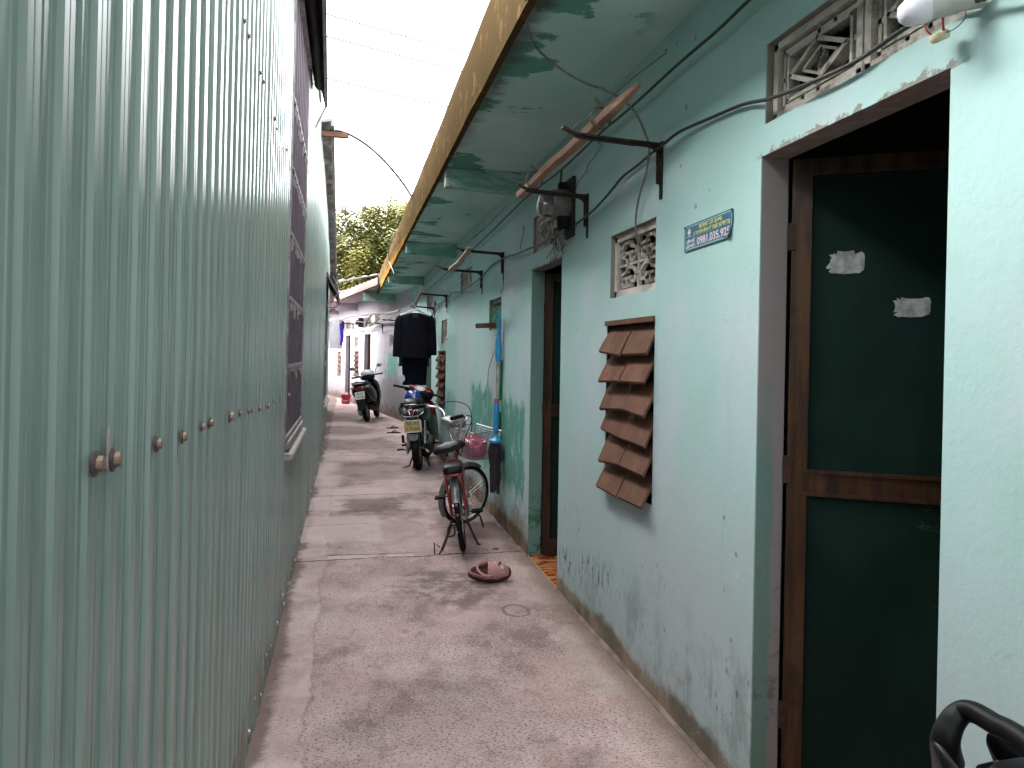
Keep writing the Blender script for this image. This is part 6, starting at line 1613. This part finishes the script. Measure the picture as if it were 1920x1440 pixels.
# local y points back towards the camera side; local x = -world x
def L2(p): return bm_.matrix_world.inverted() @ Vector(p)
bpy.context.view_layer.update()
wheel(bm_, 'rear_wheel', V(0, .15, .29), .29, .05, 1.0, disc=True, hubw=.05)
wheel(bm_, 'front_wheel', V(0, 1.38, .29), .29, .045, 1.0, disc=True, hubw=.04)
MB().body([(-.165, 0, .80, .012, .03), (-.13, 0, .785, .055, .070), (-.05, 0, .765, .095, .095), (.1, 0, .74, .125, .11), (.4, 0, .68, .14, .12), (.6, 0, .62, .11, .10)], 24, 2.2).build('tail_body', M_BLKPAINT, bm_, smooth=True)
for s_ in (-1, 1):
    m = MB(); secs = []
    for (y, xx, z, w_, h_) in ((-.205, .058, .845, .004, .012), (-.18, .066, .825, .014, .038), (-.10, .092, .79, .018, .06), (.05, .125, .75, .02, .07), (.3, .15, .70, .02, .07)):
        secs.append((y, s_*xx, z, w_, h_))
    m.body(secs, 18, 2.0); m.build('side_fairing', M_BLKPAINT, bm_, smooth=True)
MB().body([(-.10, 0, .855, .05, .018), (-.02, 0, .86, .09, .028), (.15, 0, .855, .12, .04), (.4, 0, .81, .13, .045), (.62, 0, .79, .09, .04), (.7, 0, .78, .05, .02)], 24, 2.8).build('seat', M_SEAT, bm_, smooth=True)
mk_ = M_BLACK
K1, K2, K3, K4 = [L2(p) for p in (onZ(1772, 1392, .84), onZ(1784, 1356, .872), onZ(1812, 1327, .90), onZ(1925, 1392, .905))]
K0 = L2(onZ(1778, 1428, .80))
K5 = K4 + (K4 - K3) * 1.4 + V(0, 0, -.03); K6 = V(.0 - .10, K5.y + .12, .82)
Kc = K2.lerp(K3, .72) ; Kd = K3.lerp(K4, .16)
hpts = [K0, K1, K2, Kc, Kd, K3.lerp(K4, .5), K4, K5, K6]
MB().tube(hpts, [.026, .024, .021, .019, .018, .018, .018, .02, .02], 18, smooth=8).build('grab_handle', mk_, bm_, smooth=True)
MB().tube([V(.10, -.05, .80), V(.11, -.02, .87), V(.115, .1, .895), V(.115, .3, .87), V(.10, .4, .82)], [.02, .018, .018, .018, .02], 12, smooth=5).build('grab_handle', mk_, bm_, smooth=True)
MB().body([(-.20, 0, .77, .03, .02), (-.17, 0, .765, .05, .035), (-.10, 0, .76, .06, .04)], 16, 2.6).build('tail_light', M_TRED, bm_, smooth=True)
MB().body([(.45, 0, .35, .10, .12), (.6, 0, .36, .13, .15), (.85, 0, .36, .12, .13), (.98, 0, .38, .07, .08)], 14, 3).build('engine', M_GREYP, bm_, smooth=True)
for s_ in (-1, 1): MB().tube([V(s_*.11, .15, .30), V(s_*.12, .22, .66)], .018, 10).build('shock_absorber', M_STEEL, bm_, smooth=True)
m = MB(); m.bar(V(-.09, .15, .29), V(-.09, .6, .31), .03, .05); m.bar(V(.09, .15, .29), V(.09, .6, .31), .03, .05); m.build('swingarm', M_ALU, bm_)
MB().body([(1.0, 0, .62, .16, .22), (1.1, 0, .66, .20, .26), (1.2, 0, .7, .12, .18)], 18, 2.6).build('leg_shield', M_BLKPAINT, bm_, smooth=True)
MB().body([(.95, 0, 1.02, .08, .04), (1.0, 0, 1.02, .14, .06), (1.1, 0, 1.0, .13, .07), (1.2, 0, .96, .06, .04)], 18, 2.4).build('headset_cover', M_BLKPAINT, bm_, smooth=True)
m = MB()
for s_ in (-1, 1): m.tube([V(s_*.12, 1.0, 1.0), V(s_*.24, .95, 1.01)], .016, 9)
m.build('handlebar', M_BLACK, bm_, smooth=True)
m = MB(); arc_guard(m, V(0, 1.38, .29), .31, 10, 170, .06, skirt=.04); m.build('front_mudguard', M_BLKPAINT, bm_, smooth=True)
m = MB(); m.tube([V(-.07, .6, .22), V(-.2, .55, .012)], .012, 8); m.build('side_stand', M_IRON, bm_, smooth=True)
